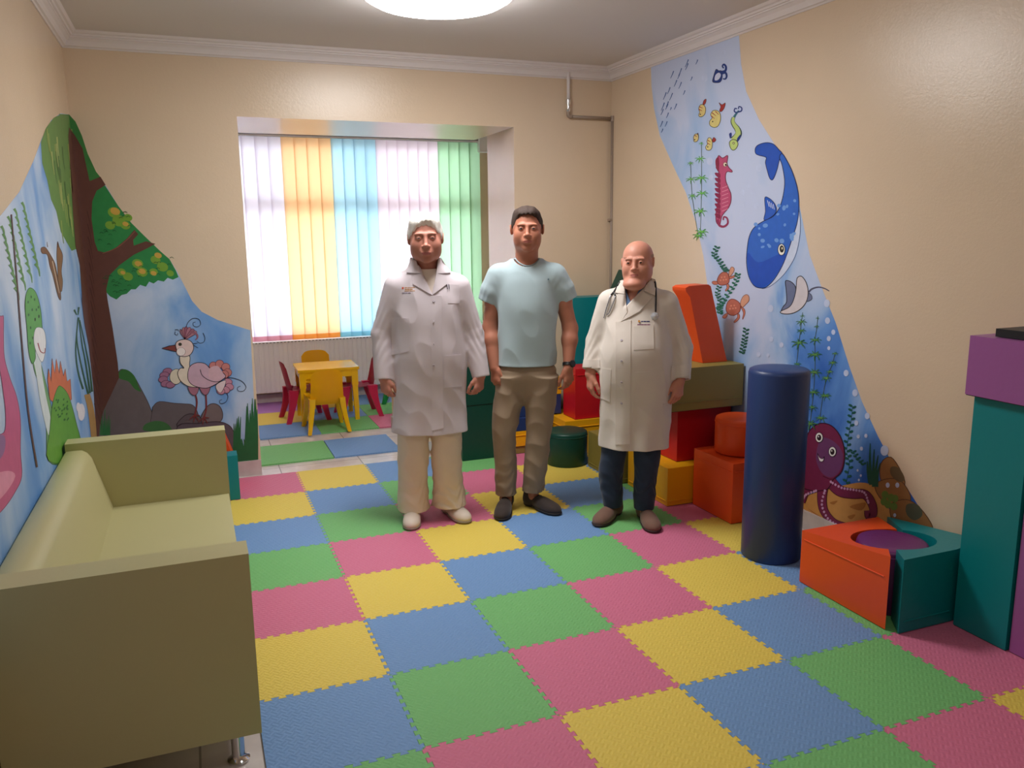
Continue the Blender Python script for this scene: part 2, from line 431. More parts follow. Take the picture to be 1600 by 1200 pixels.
# ------------------------------------------------------------------ heating pipe in the corner
pipe_m = mat('beige_painted_pipe', (196, 170, 142), rough=.45); chrome = mat('chrome', (220, 220, 222), rough=.12, metal=1.)
grey_pipe = mat('grey_beige_pipe', (158, 140, 126), rough=.4)
P0 = on_y((887, 130), YB-.03); P1 = on_y((888, 182), YB-.03); P2 = on_y((957, 185), YB-.03)
t = thing('heating_pipe', 'thin heating pipe bending from the cornice down the far right corner', 'pipe', (float(P1[0]), YB-.03, 0))
xo = P1[0]; zt = 2.93; zb = P1[2]
tube('riser', [(0, 0, zt), (0, 0, zb+.13)], .013, trim_m, t)
lathe('valve', [(0, 0), (.012, 0), (.018, .01), (.018, .03), (.013, .035), (.013, .055), (.02, .06), (.02, .095), (.012, .1), (0, .1)], (0, 0, zb+.03), chrome, t, n=16)
x2 = P2[0]-xo
tube('elbow', catmull([(0, 0, zb+.04), (0, 0, zb+.012), (.012, 0, zb), (.03, 0, zb)], 4), .015, grey_pipe, t)
tube('cross_run', [(.02, 0, zb), (x2-.01, 0, zb-.002)], .012, grey_pipe, t)
lathe('corner_joint', [(0, -.022), (.017, -.022), (.019, 0), (.017, .018), (0, .02)], (x2, 0, zb), grey_pipe, t, n=16)
tube('downpipe', [(x2, 0, zb), (x2, 0, .0)], .012, grey_pipe, t)
for z in (1.78, .9): box('pipe_clip', x2-.02, x2+.02, -.012, .03, z, z+.018, grey_pipe, t)

# ------------------------------------------------------------------ children's table and chairs
yel_p = mat('yellow_plastic', (243, 190, 22), rough=.2, bump=.05, bscale=300)
red_p = mat('crimson_plastic', (190, 24, 74), rough=.34, bump=.05, bscale=300)
grn_p = mat('green_plastic', (36, 150, 80), rough=.34)
t = thing('kids_table', 'low square yellow plastic children table in the window bay', 'table', (.0, 4.22, 0), -.02)
bm = bmesh.new(); add_box(bm, -.275, .275, -.22, .24, .475, .50, .012, 3); bm_obj('tabletop', bm, yel_p, t, angle=40)
bm = bmesh.new()
for a in ((-.25, .25, -.205, -.19), (-.25, .25, .21, .225), (-.26, -.245, -.2, .22), (.245, .26, -.2, .22)): add_box(bm, a[0], a[1], a[2], a[3], .415, .478, .003)
bm_obj('apron', bm, yel_p, t)
for sx in (-1, 1):
    for sy in (-1, 1):
        bm = bmesh.new(); cx, cy = sx*.235, (.19 if sy > 0 else -.18)
        add_prism(bm, [(cx-.028, cy-.028), (cx+.028, cy-.028), (cx+.028, cy+.028), (cx-.028, cy+.028)], .33, .478, .006)
        a = [bm.verts.new((cx+dx*.019+sx*.008, cy+dy*.019+sy*.004, 0)) for dx, dy in ((-1, -1), (1, -1), (1, 1), (-1, 1))]
        b_ = [bm.verts.new((cx+dx*.024, cy+dy*.024, .335)) for dx, dy in ((-1, -1), (1, -1), (1, 1), (-1, 1))]
        bm.faces.new(a[::-1]); bm.faces.new(b_)
        for i in range(4): bm.faces.new((a[i], a[(i+1) % 4], b_[(i+1) % 4], b_[i]))
        bm_obj('leg', bm, yel_p, t, angle=40)
def kid_chair(m, label, loc, rz):
    """faces local +y; the back is at -y"""
    t = thing('kids_chair', label, 'chair', (loc[0], loc[1], 0), rz, 'small plastic chairs around the yellow table')
    bm = bmesh.new(); nx, ny = 12, 10; g = []
    for j in range(ny+1):
        row = []
        for i in range(nx+1):
            u = i/nx*2-1; v = j/ny*2-1
            hw = .150+.012*v
            x = u*hw*(1-.10*max(0, abs(v)-.75)*4*.25); y = v*.14
            z = .285-.016*(1-u*u)*(1-v*v)+.012*u*u*.5-.01*max(0, v-.7)*3
            row.append(bm.verts.new((x, y, z)))
        g.append(row)
    for j in range(ny):
        for i in range(nx): bm.faces.new((g[j][i], g[j][i+1], g[j+1][i+1], g[j+1][i]))
    bmesh.ops.solidify(bm, geom=bm.faces[:], thickness=.028)
    bm_obj('seat', bm, m, t, angle=50)
    bm = bmesh.new(); nz = 12; g = []
    for j in range(nz+1):
        row = []; v = j/nz; z = .245+v*.315
        hw = .150-.012*v-.006*math.sin(v*PI)
        if v > .8: hw *= math.sqrt(max(0, 1-((v-.8)/.2)**2*.42))
        for i in range(nx+1):
            u = i/nx*2-1
            y = -.135-.07*v-.018*(1-u*u)
            zz = z-(.016*u**4 if v > .9 else 0)
            row.append(bm.verts.new((u*hw, y, zz)))
        g.append(row)
    for j in range(nz):
        for i in range(nx): bm.faces.new((g[j][i], g[j][i+1], g[j+1][i+1], g[j+1][i]))
    bmesh.ops.solidify(bm, geom=bm.faces[:], thickness=.022)
    bm_obj('backrest', bm, m, t, angle=50)
    for sx in (-1, 1):
        for sy in (-1, 1):
            bm = bmesh.new(); rings = []
            top = (sx*.128, -.135 if sy < 0 else .115, .30); bot = (sx*.172, -.205 if sy < 0 else .165, 0)
            for k in range(7):
                f = k/6; c = (1-f)
                x = top[0]+(bot[0]-top[0])*(f**1.4); y = top[1]+(bot[1]-top[1])*(f**1.4); z = top[2]*(1-f)
                hx = .026*(1-f)+.015*f; hy = .045*(1-f)**1.5+.019*f+.004
                rings.append([bm.verts.new((x+a*hx, y+b_*hy, z)) for a, b_ in ((-1, -1), (1, -1), (1, 1), (-1, 1))])
            for A, B in zip(rings, rings[1:]):
                for k in range(4): bm.faces.new((A[k], A[(k+1) % 4], B[(k+1) % 4], B[k]))
            bm.faces.new(rings[0]); bm.faces.new(rings[-1][::-1])
            es = [e for e in bm.edges if abs(e.verts[0].co.z-e.verts[1].co.z) > .02]
            bmesh.ops.bevel(bm, geom=es, offset=.006, segments=2, affect='EDGES')
            bm_obj('leg', bm, m, t, angle=50)
    return t
kid_chair(yel_p, 'yellow plastic kids chair seen from behind in front of the yellow table', (-.09, 3.79), .02)
kid_chair(yel_p, 'yellow plastic kids chair beyond the table, next to the radiator', (-.01, 4.64), PI)
kid_chair(red_p, 'crimson plastic kids chair left of the yellow table', (-.19, 4.27), -PI/2+.1)
kid_chair(red_p, 'crimson plastic kids chair right of the yellow table', (.27, 4.24), PI/2)
kid_chair(grn_p, 'green plastic kids chair mostly hidden behind the left white coat', (.84, 4.52), PI/2+.5)

# ------------------------------------------------------------------ sofa
sofa_m = mat('pale_green_leatherette', (190, 184, 136), rough=.42, bump=.06, bscale=350, spec=.45)
t = thing('sofa', 'pale green leatherette box sofa on chrome feet against the jungle mural', 'sofa', (-1.37, .02, 0))
def cushion(name, x0, x1, y0, y1, z0, z1, bev, m=sofa_m, seg=5):
    bm = bmesh.new(); add_box(bm, x0, x1, y0, y1, z0, z1, bev, seg); return bm_obj(name, bm, m, t, angle=60)
SX0, SX1 = -.355, .365
cushion('armrest', SX0, SX1+.0, -.92, -.80, .125, .735, .022)
cushion('armrest', SX0, SX1+.0, .83, .94, .125, .735, .022)
cushion('base', SX0+.02, SX1-.02, -.81, .84, .14, .30, .01)
cushion('seat_cushion', -.22, SX1-.005, -.80, .83, .27, .40, .022)
bm = bmesh.new()
pr = [(-.36, .28), (-.165, .28), (-.175, .40), (-.245, .66), (-.262, .685), (-.285, .70), (-.35, .70), (-.36, .69)]
pv = []
for y in (-.80, .83): pv.append([bm.verts.new((x, y, z)) for x, z in pr])
for i in range(len(pr)):
    j = (i+1) % len(pr); bm.faces.new((pv[0][i], pv[0][j], pv[1][j], pv[1][i]))
bm.faces.new(pv[0][::-1]); bm.faces.new(pv[1])
bm_obj('backrest', bm, sofa_m, t, angle=50)
seam_m = mat('seam_thread', (150, 144, 92), rough=.6)
for yy, s in ((-.921, -1),):
    tube('seam', [(SX0+.02, yy+.006, .722), (SX1-.03, yy+.006, .722), (SX1-.006, yy+.012, .70), (SX1-.006, yy+.012, .16)], .0022, seam_m, t, n=6)
for lx in (-.29, .29):
    for ly in (-.83, .86):
        lathe('foot', [(0, -.012), (.034, -.012), (.036, -.004), (.026, .004), (.021, .014), (.021, .13), (0, .13)], (lx, ly, 0), chrome, t, n=28)

# blue stool edge peeking in at the bottom
blue_p = mat('blue_plastic', (14, 92, 190), rough=.35)
t = thing('kids_stool', 'bright blue round plastic stool at the near end of the sofa', 'stool', (-1.27, -1.79, 0))
lathe('seat', [(0, .335), (.11, .335), (.135, .33), (.145, .315), (.14, .295), (.12, .29), (0, .29)], (0, 0, 0), blue_p, t)
for k in range(4):
    a = PI/4+k*PI/2
    tube('leg', [(.085*math.cos(a), .085*math.sin(a), .30), (.13*math.cos(a), .13*math.sin(a), -.012)], [.018, .014], blue_p, t)

# ------------------------------------------------------------------ soft play blocks
def vinyl(name, rgb): return mat(name, rgb, rough=.40, bump=.10, bscale=30, spec=.45)
V = {'orange': vinyl('orange_vinyl', (238, 84, 28)), 'yellow': vinyl('yellow_vinyl', (248, 180, 20)), 'red': vinyl('red_vinyl', (200, 22, 34)), 'olive': vinyl('olive_vinyl', (142, 130, 66)),
     'navy': vinyl('navy_vinyl', (36, 60, 114)), 'teal': vinyl('teal_vinyl', (0, 130, 136)), 'dgreen': vinyl('dark_green_vinyl', (4, 66, 54)), 'purple': vinyl('purple_vinyl', (108, 34, 104)), 'lilac': vinyl('lilac_purple_vinyl', (160, 92, 158))}
black_m = mat('black_vinyl_base', (24, 24, 26), rough=.5)
def pad(name, poly, z0, z1, c, label, cat='foam block', seam=(-.05,), base=True, bev=.02, tops=None, group='soft play blocks', puff=0.):
    cx = sum(p[0] for p in poly)/len(poly); cy = sum(p[1] for p in poly)/len(poly)
    L = [(p[0]-cx, p[1]-cy) for p in poly]
    bm = bmesh.new(); add_prism(bm, L, 0, z1-z0, bev, 4, tops=[t_-z0 for t_ in tops] if tops else None)
    o = bm_obj(name, bm, V[c], None, angle=50); o.location = (cx, cy, z0); tag(o, label, cat, group)
    for s in seam:
        zz = (z1-z0)+s if s < 0 else s
        bm = bmesh.new()
        n = len(L); k = 1.0
        # welt: thin raised strip round the block
        ctr = Vector((0, 0)); 
        ring = [(p[0]*(1+.0025/max(.05, abs(p[0]))) if abs(p[0]) > .02 else p[0], p[1]*(1+.0025/max(.05, abs(p[1]))) if abs(p[1]) > .02 else p[1]) for p in L]
        for i in range(n):
            a, b_ = Vector((*ring[i], zz)), Vector((*ring[(i+1) % n], zz)); d = (b_-a).normalized()
            add_tube(bm, [a+d*bev*.9, b_-d*bev*.9], .0035, 6)
        bm_obj('seam', bm, V[c], o)
    if base:
        bm = bmesh.new(); add_prism(bm, [(p[0]*.985, p[1]*.985) for p in L], .0, .007, 0)
        b2 = bm_obj('base_sheet', bm, black_m, o); b2.location = (0, 0, -.0035)
        o.location.z += .0035
    return o
def R4(x0, x1, y0, y1): return [(x0, y0), (x1, y0), (x1, y1), (x0, y1)]
def drum(c, r, z0, z1, col, label, bev=.014, seam=(), cat='foam cylinder'):
    h = z1-z0
    pr = [(0, 0), (r-.004, 0), (r, .006), (r, h-bev*1.2), (r-bev*.3, h-bev*.35), (r-bev, h), (r*.6, h+.003), (0, h+.005)]
    bm = bmesh.new(); add_lathe(bm, pr, (0, 0, 0), 56); o = bm_obj('foam_cylinder', bm, V[col], None, angle=50); o.location = (c[0], c[1], z0); tag(o, label, cat, 'soft play blocks')
    for s in seam:
        zz = h+s if s < 0 else s
        lathe('seam', [(r-.001, zz-.003), (r+.003, zz), (r-.001, zz+.003)], (0, 0, 0), V[col], o, 56)
    return o
# right-hand wall, near to far
pad('foam_block', R4(1.862, 2.085, -1.285, -1.04), 0, 1.015, 'teal', 'tall upright teal foam slab by the right wall beneath the lilac block', seam=())
pad('foam_block', R4(1.872, 2.085, -1.56, -1.295), 0, 1.00, 'lilac', 'tall upright lilac purple foam slab cut by the right edge of the photo', seam=())
pad('foam_block', R4(1.83, 2.085, -1.53, -1.02), 1.019, 1.262, 'lilac', 'lilac purple foam block lying on top of the tall teal slab', seam=())
cs_ = pad('storage_case', R4(1.87, 2.08, -1.5, -1.10), 1.268, 1.30, 'navy', 'thin flat black case lying on the lilac purple block', 'case', seam=(), base=False, bev=.006, group=None); cs_.data.materials[0] = black_m
CC = (1.775, -.765); RC = .178
def arcpts(a0, a1, n=14): return [(CC[0]+RC*math.cos(math.radians(a0+(a1-a0)*i/n)), CC[1]+RC*math.sin(math.radians(a0+(a1-a0)*i/n))) for i in range(n+1)]
def arcblock(outer, arc, tops_f, col, label, seamz=None):
    poly = outer+arc
    bm = bmesh.new(); tops = [tops_f(p) for p in poly]
    add_prism(bm, poly, 0, 0, 0, 1, tops=tops)
    es = [e for e in bm.edges if e.calc_face_angle(0) > .6]
    bmesh.ops.bevel(bm, geom=es, offset=.016, segments=4, profile=.5, affect='EDGES', clamp_overlap=True)
    o = bm_obj('foam_arc_block', bm, V[col], None, angle=50)
    o.location = (0, 0, .004); tag(o, label, 'foam block', 'soft play blocks'); return o
tf = lambda p: .262+.07*max(0, min(1, (-.43-p[1])/.55))
oa = arcblock([(1.553, -.965), (1.553, -.43), (2.03, -.43)][0:3], arcpts(38, 218), tf, 'orange', 'orange foam corner block curved around the round purple cylinder')
ta = arcblock([(2.07, -.45), (2.07, -.985), (1.87, -1.015), (1.575, -1.015)][::1], arcpts(228, 390), tf, 'teal', 'low teal foam corner block curved around the round purple cylinder, beside the tall teal slab')
bm = bmesh.new(); add_tube(bm, [(1.551, -.45, .222), (1.551, -.94, .232)], .003, 6); bm_obj('seam', bm, V['orange'], oa)
bm = bmesh.new(); add_tube(bm, [(1.60, -1.0155, .05), (1.86, -1.0155, .05)], .003, 6); bm_obj('seam', bm, V['teal'], ta)
drum(CC, .152, .002, .30, 'purple', 'round dark purple foam cylinder nested between the orange and teal corner blocks', seam=(-.03,))
drum((1.648, -.095), .152, .002, 1.005, 'navy', 'tall upright navy blue foam cylinder in front of the sea mural', bev=.02)
pad('foam_block', R4(1.73, 2.085, .36, .755), 0, .362, 'orange', 'large orange foam cube behind the navy cylinder', seam=(-.05,))
drum((1.93, .575), .148, .372, .585, 'orange', 'orange foam drum standing on the large orange cube', seam=(-.03,))
pad('foam_block', R4(1.555, 1.98, .775, 1.27), 0, .243, 'yellow', 'yellow foam block on the floor left of the large orange cube', seam=(.03,))
pad('foam_block', R4(1.685, 2.085, .88, 1.295), .247, .60, 'red', 'large red foam block carrying the long olive block', seam=())
pad('foam_block', R4(1.56, 2.085, .765, 1.30), .604, .868, 'olive', 'long olive green foam block under the leaning orange slab', seam=(.05,))
# leaning orange slab
bm = bmesh.new()
q = [(1.862, .873), (2.045, .873), (2.02, .95), (1.903, 1.355), (1.885, 1.366), (1.745, 1.362), (1.72, 1.35), (1.722, 1.33), (1.755, 1.29)]
a = [bm.verts.new((x, .885, z)) for x, z in q]; b_ = [bm.verts.new((x-.01, 1.02, z)) for x, z in q]
bm.faces.new(a[::-1]); bm.faces.new(b_)
for i in range(len(q)): bm.faces.new((a[i], a[(i+1) % len(q)], b_[(i+1) % len(q)], b_[i]))
es = [e for e in bm.edges if e.calc_face_angle(0) > .9]; bmesh.ops.bevel(bm, geom=es, offset=.012, segments=3, affect='EDGES', clamp_overlap=True)
o = bm_obj('foam_wedge', bm, V['orange'], None, angle=50); tag(o, 'orange foam slab leaning on top of the long olive block', 'foam block', 'soft play blocks')
# far row
pad('foam_block', R4(1.512, 1.97, 1.30, 1.785), 0, .262, 'olive', 'olive green foam block on the floor behind the right doctor', seam=(.03,))
drum((1.405, 1.93), .155, .002, .25, 'dgreen', 'low round dark green foam cylinder beside the khaki trousers', seam=(-.03,))
pad('foam_block', R4(1.47, 1.98, 2.09, 2.52), 0, .268, 'yellow', 'yellow foam block behind the round dark green cylinder, under the red block', seam=(-.05,))
pad('foam_block', R4(1.565, 1.86, 2.115, 2.33), .272, .665, 'red', 'red foam block between the middle and right men', seam=(-.05,))
pad('foam_block', R4(1.66, 2.0, 2.36, 2.54), .272, 1.185, 'teal', 'tall teal foam slab standing behind the red block in the corner', seam=())
bm = bmesh.new()
tri = [(1.88, .62), (2.075, .62), (2.075, 1.39), (2.04, 1.40), (1.93, 1.18)]
a = [bm.verts.new((x, 1.98, z)) for x, z in tri]; b_ = [bm.verts.new((x, 2.32, z)) for x, z in tri]
bm.faces.new(a[::-1]); bm.faces.new(b_)
for i in range(len(tri)): bm.faces.new((a[i], a[(i+1) % len(tri)], b_[(i+1) % len(tri)], b_[i]))
es = [e for e in bm.edges if e.calc_face_angle(0) > .5]; bmesh.ops.bevel(bm, geom=es, offset=.014, segments=3, affect='EDGES', clamp_overlap=True)
o = bm_obj('foam_wedge', bm, V['dgreen'], None, angle=50); tag(o, 'dark green foam wedge whose tip shows behind the right doctor\'s head', 'foam block', 'soft play blocks')
pad('foam_block', R4(1.875, 2.085, 1.86, 2.085), 0, .616, 'navy', 'navy foam block hidden behind the right doctor under the dark green wedge', seam=())
# stacks behind the middle man
pad('foam_block', R4(1.10, 1.46, 2.30, 2.54), 0, .055, 'olive', 'thin olive foam mat at the bottom of the stack behind the khaki trousers', seam=())
pad('foam_block', R4(1.09, 1.455, 2.29, 2.54), .059, .175, 'yellow', 'yellow foam slab in the stack behind the khaki trousers, below the navy block', seam=(-.03,))
pad('foam_block', R4(1.08, 1.55, 2.345, 2.54), .28, .43, 'navy', 'navy foam block in the stack behind the khaki trousers', seam=())
pad('foam_block', R4(1.09, 1.455, 2.30, 2.54), .179, .276, 'navy', 'lower navy foam slab in the stack behind the khaki trousers', seam=())
pad('foam_block', R4(1.20, 1.555, 2.35, 2.54), .434, .57, 'yellow', 'yellow foam block on top of the navy blocks by the middle man\'s hand', seam=())
pad('foam_block', R4(.70, .99, 2.27, 2.54), 0, .42, 'dgreen', 'large dark green foam block on the floor between the two left men', seam=())
pad('foam_block', R4(.69, .99, 2.265, 2.54), .424, .80, 'dgreen', 'second dark green foam block stacked on the first between the two left men', seam=())
# left, behind the sofa
pad('foam_block', R4(-1.38, -.915, 2.0, 2.13), 0, .295, 'teal', 'teal foam block peeking out behind the far sofa arm', seam=(), bev=.03)
bm = bmesh.new()
tri = [(-1.06, .0), (-.925, .0), (-.925, .22), (-.985, .405), (-1.06, .405)]
a = [bm.verts.new((x, 2.145, z)) for x, z in tri]; b_ = [bm.verts.new((x, 2.45, z)) for x, z in tri]
bm.faces.new(a[::-1]); bm.faces.new(b_)
for i in range(len(tri)): bm.faces.new((a[i], a[(i+1) % len(tri)], b_[(i+1) % len(tri)], b_[i]))
es = [e for e in bm.edges if e.calc_face_angle(0) > .3]; bmesh.ops.bevel(bm, geom=es, offset=.01, segments=3, affect='EDGES', clamp_overlap=True)
o = bm_obj('foam_wedge', bm, V['orange'], None, angle=50); tag(o, 'orange foam wedge peeking out behind the far sofa arm and the teal block', 'foam block', 'soft play blocks')
# ------------------------------------------------------------------ painted murals (thin paint films on the plaster)
PAINT = {}
def paint(rgb):
    k = tuple(rgb)
    if k not in PAINT:
        PAINT[k] = mat('mural_paint_%02x%02x%02x' % k, k, rough=.5, noise=.13, nscale=22, spec=.35)
    return PAINT[k]
def to_px(X):
    d = np.array(X)-CAM; return np.array([800+FOC*(d@RX)/(d@FX), 600-FOC*(d@UX)/(d@FX)])
CA, CB = to_px((XL, YB, 2.9)), to_px((XL, YB, 0.))
def side(p): return (p[0]-CA[0])*(CB[1]-CA[1])-(p[1]-CA[1])*(CB[0]-CA[0])      # >0: right of the corner line (back wall)
def clip(poly, sgn):
    out = []; n = len(poly)
    for i in range(n):
        a, b_ = poly[i], poly[(i+1) % n]; sa, sb = side(a)*sgn, side(b_)*sgn
        if sa >= 0: out.append(a)
        if sa*sb < 0:
            t = sa/(sa-sb); out.append((a[0]+(b_[0]-a[0])*t, a[1]+(b_[1]-a[1])*t))
    return out
def wp(w, p, off):
    if w == 'R': X = on_x(p, XR-off); X[2] = min(max(X[2], .1), 2.86); return X
    if w == 'B': X = on_y(p, YB-off); X[0] = min(max(X[0], XL), OX0-.0005); X[2] = max(X[2], .1); return X
    X = on_x(p, XL+off); X[1] = min(X[1], YB); X[2] = max(X[2], .1); return X
class Fig:
    def __init__(s, name, wall, T=(0, 0, 1), parent=None, base=.0006, step=.00004, label=None):
        s.name, s.w, s.T, s.parent, s.off, s.step = name, wall, T, parent, base, step
        s.v, s.f, s.mi, s.mats = [], [], [], []; s.label = label
    def t(s, p): return (s.T[0]+p[0]/s.T[2], s.T[1]+p[1]/s.T[2])
    def setT(s, T): s.T = T; return s
    def emitpoly(s, px, rgb):
        m = paint(rgb) if not hasattr(rgb, 'node_tree') else rgb
        if m not in s.mats: s.mats.append(m)
        for w_, sg in ((('B', 1), ('L', -1)) if s.w == 'J' else ((s.w, 0),)):
            q = clip(px, sg) if sg else px
            if len(q) < 3: continue
            i0 = len(s.v); s.v += [wp(w_, p, s.off) for p in q]
            s.f.append(tuple(range(i0, i0+len(q)))); s.mi.append(s.mats.index(m))
    def fill(s, rgb, pts, smooth=True, line=None, lw=1.2, sub=4):
        P = [s.t(p) for p in pts]
        if smooth: P = [tuple(p) for p in catmull(P, sub, True)]
        s.off += s.step
        s.emitpoly(P, rgb)
        if line:
            s.off += s.step; s._stroke(line, P+[P[0], P[1]], lw, lw)
        return s
    def ell(s, rgb, cx, cy, rx, ry, rot=0, line=None, lw=1., n=20):
        a = math.radians(rot); P = []
        for i in range(n):
            t = 2*PI*i/n; x = rx*math.cos(t); y = ry*math.sin(t)
            P.append((cx+x*math.cos(a)-y*math.sin(a), cy+x*math.sin(a)+y*math.cos(a)))
        return s.fill(rgb, P, False, line, lw)
    def _stroke(s, rgb, P, w0, w1):
        P = [np.array(p, float) for p in P]; n = len(P); L, R = [], []
        for i in range(n):
            d = P[min(i+1, n-1)]-P[max(i-1, 0)]; d /= (np.hypot(*d)+1e-9); nn = np.array([-d[1], d[0]])
            ww = (w0+(w1-w0)*i/(n-1))/2
            L.append(P[i]+nn*ww); R.append(P[i]-nn*ww)
        for i in range(n-1): s.emitpoly([tuple(L[i]), tuple(L[i+1]), tuple(R[i+1]), tuple(R[i])], rgb)
    def stroke(s, rgb, pts, w0, w1=None, smooth=True, sub=5):
        P = [s.t(p) for p in pts]
        if smooth and len(P) > 2: P = [tuple(p) for p in catmull(P, sub)]
        s.off += s.step; s._stroke(rgb, P, w0, w0 if w1 is None else w1); return s
    def done(s):
        me = bpy.data.meshes.new(s.name); me.from_pydata([tuple(v) for v in s.v], [], s.f)
        for m in s.mats: me.materials.append(m)
        for p, i in zip(me.polygons, s.mi): p.material_index = i
        me.update()
        o = bpy.data.objects.new(s.name, me); COL.objects.link(o)
        if s.parent:
            o.parent = s.parent; o.matrix_parent_inverse = Matrix.Translation(-s.parent.location)
        if s.label: o['label'] = s.label
        return o

def bg_paint(name, ramp, scale, zmix):
    """brushed wash of blues; zmix = (z_low, z_high, weight) the painter's darker water low on the wall"""
    m = bpy.data.materials.new(name); m.use_nodes = True; nt = m.node_tree; b = nt.nodes['Principled BSDF']; b.inputs['Roughness'].default_value = .5
    g = nt.nodes.new('ShaderNodeNewGeometry'); mp = nt.nodes.new('ShaderNodeMapping'); mp.inputs['Scale'].default_value = (1, 1, .55)
    n = nt.nodes.new('ShaderNodeTexNoise'); n.inputs['Scale'].default_value = scale; n.inputs['Detail'].default_value = 5; n.inputs['Distortion'].default_value = .6
    nt.links.new(g.outputs['Position'], mp.inputs[0]); nt.links.new(mp.outputs[0], n.inputs['Vector'])
    sx = nt.nodes.new('ShaderNodeSeparateXYZ'); nt.links.new(g.outputs['Position'], sx.inputs[0])
    mr = nt.nodes.new('ShaderNodeMapRange'); mr.inputs[1].default_value = zmix[0]; mr.inputs[2].default_value = zmix[1]; mr.inputs[3].default_value = zmix[2]; mr.inputs[4].default_value = -zmix[2]*.4
    nt.links.new(sx.outputs[2], mr.inputs[0])
    ad = nt.nodes.new('ShaderNodeMath'); ad.operation = 'ADD'; nt.links.new(n.outputs['Fac'], ad.inputs[0]); nt.links.new(mr.outputs[0], ad.inputs[1])
    r = nt.nodes.new('ShaderNodeValToRGB')
    for i, (p, c) in enumerate(ramp):
        e = r.color_ramp.elements[i] if i < 2 else r.color_ramp.elements.new(p)
        e.position = p; e.color = (*lin(c), 1)
    nt.links.new(ad.outputs[0], r.inputs[0]); nt.links.new(r.outputs[0], b.inputs['Base Color'])
    return m
sea_m = bg_paint('sea_wash', [(.34, (196, 208, 238)), (.50, (158, 190, 232)), (.62, (96, 150, 222)), (.78, (34, 96, 190))], 2.1, (.35, 1.35, .27))
sky_m = bg_paint('sky_wash', [(.36, (200, 214, 236)), (.5, (160, 190, 226)), (.62, (112, 160, 218)), (.8, (66, 126, 204))], 2.0, (.8, 1.7, .06))
K = (40, 34, 40)      # outline colour

# ============ sea mural on the right wall
sea = thing('wall_mural', 'sea mural with whale, seahorse and octopus painted on the right wall', 'mural', (XR, .3, .1))
F = lambda name, T=(0, 0, 1), base=.0012, label=None, w='R', par=None: Fig(name, w, T, par or sea, base, label=label)
f = F('painted_water', base=.0004)
OUT = [(1017, 96), (1018, 135), (1022, 170), (1031, 212), (1050, 255), (1072, 302), (1088, 350), (1099, 400), (1106, 450), (1112, 510), (1122, 570), (1138, 640), (1160, 720), (1180, 800), (1190, 860), (1330, 920), (1500, 893),
       (1465, 838), (1436, 792), (1400, 735), (1372, 682), (1347, 628), (1327, 572), (1306, 505), (1285, 452), (1265, 398), (1252, 335), (1240, 277), (1212, 228), (1186, 187), (1166, 143), (1158, 100), (1155, 45)]
f.fill(sea_m, OUT, False)
# little blue strokes: a shoal far off
f.setT((1000, 50, 4.8))
for x, y, l in [(350, 235, 58), (425, 225, 36), (300, 300, 56), (240, 320, 56), (385, 350, 30), (265, 385, 50), (300, 400, 50), (215, 440, 50), (330, 455, 34), (185, 480, 55), (232, 485, 55), (170, 560, 60), (200, 560, 45), (265, 560, 45), (230, 575, 22), (165, 600, 45), (205, 625, 40), (160, 690, 45), (195, 690, 40), (165, 740, 30), (350, 260, 50), (290, 330, 45), (205, 540, 40)]:
    f.stroke((52, 92, 160), [(x+l*.22, y-l*.5), (x+2, y), (x-l*.2, y+l*.5)], 1.6, .8)
f.setT((0, 0, 1))
for x, y, r in [(1100, 90, 3), (1131, 82, 4), (1101, 122, 6), (1109, 252, 6), (1111, 277, 4), (1169, 247, 6), (1186, 262, 6), (1169, 289, 5), (1160, 301, 5), (1177, 301, 5), (1164, 320, 4.5), (1182, 322, 5), (1162, 347, 5), (1187, 459, 4), (1204, 482, 5.5),
                (1292, 474, 6), (1293, 501, 5), (1302, 519, 4), (1295, 529, 4), (1295, 544, 3), (1205, 530, 4), (1221, 539, 4), (1185, 554, 4), (1200, 555, 3), (1322, 583, 5), (1336, 614, 5.5), (1355, 650, 5), (1338, 661, 4), (1341, 682, 3.2), (1353, 681, 3.2), (1346, 701, 3.2), (1382, 704, 8), (1387, 758, 4), (1402, 758, 4), (1398, 805, 3), (1340, 735, 2), (1345, 743, 2), (1342, 750, 2)]:
    f.ell((198, 210, 240), x, y, r*.78, r*1.02)
f.done()
# small fishes
def fish(name, pts, tail, col, tcol, eye, stripes, lab):
    f = F(name, (1000, 50, 4.8), label=lab)
    f.fill(tcol, tail, True, K, .6); f.fill(col, pts, True, K, .8)
    for a, b_ in stripes: f.stroke(tcol, [a, b_], 1.6, .6)
    f.ell((30, 30, 40), eye[0], eye[1], 5, 5); f.done()
fish('painted_fish', [(440, 575), (452, 548), (475, 545), (492, 572), (488, 610), (470, 632), (448, 636), (440, 622), (447, 600)], [(470, 548), (478, 515), (496, 503), (493, 530), (480, 548)], (222, 200, 130), (164, 56, 50), (452, 618), [((445, 560), (470, 572)), ((442, 580), (466, 592))], 'small yellow striped fish with a red tail')
fish('painted_fish', [(530, 620), (545, 592), (575, 588), (600, 610), (604, 660), (585, 705), (555, 716), (525, 700), (522, 670), (540, 645)], [(595, 592), (605, 560), (592, 530), (615, 545), (640, 532), (632, 570), (612, 596)], (222, 206, 130), (164, 50, 48), (545, 672), [((540, 605), (570, 630)), ((534, 630), (560, 650)), ((565, 595), (590, 620))], 'largest yellow striped fish with a red tail')
fish('painted_fish', [(402, 785), (415, 765), (435, 770), (438, 800), (425, 822), (405, 822), (402, 806)], [(428, 770), (435, 758), (440, 790)], (220, 200, 132), (150, 56, 60), (410, 808), [((410, 775), (428, 785))], 'tiniest yellow striped fish')
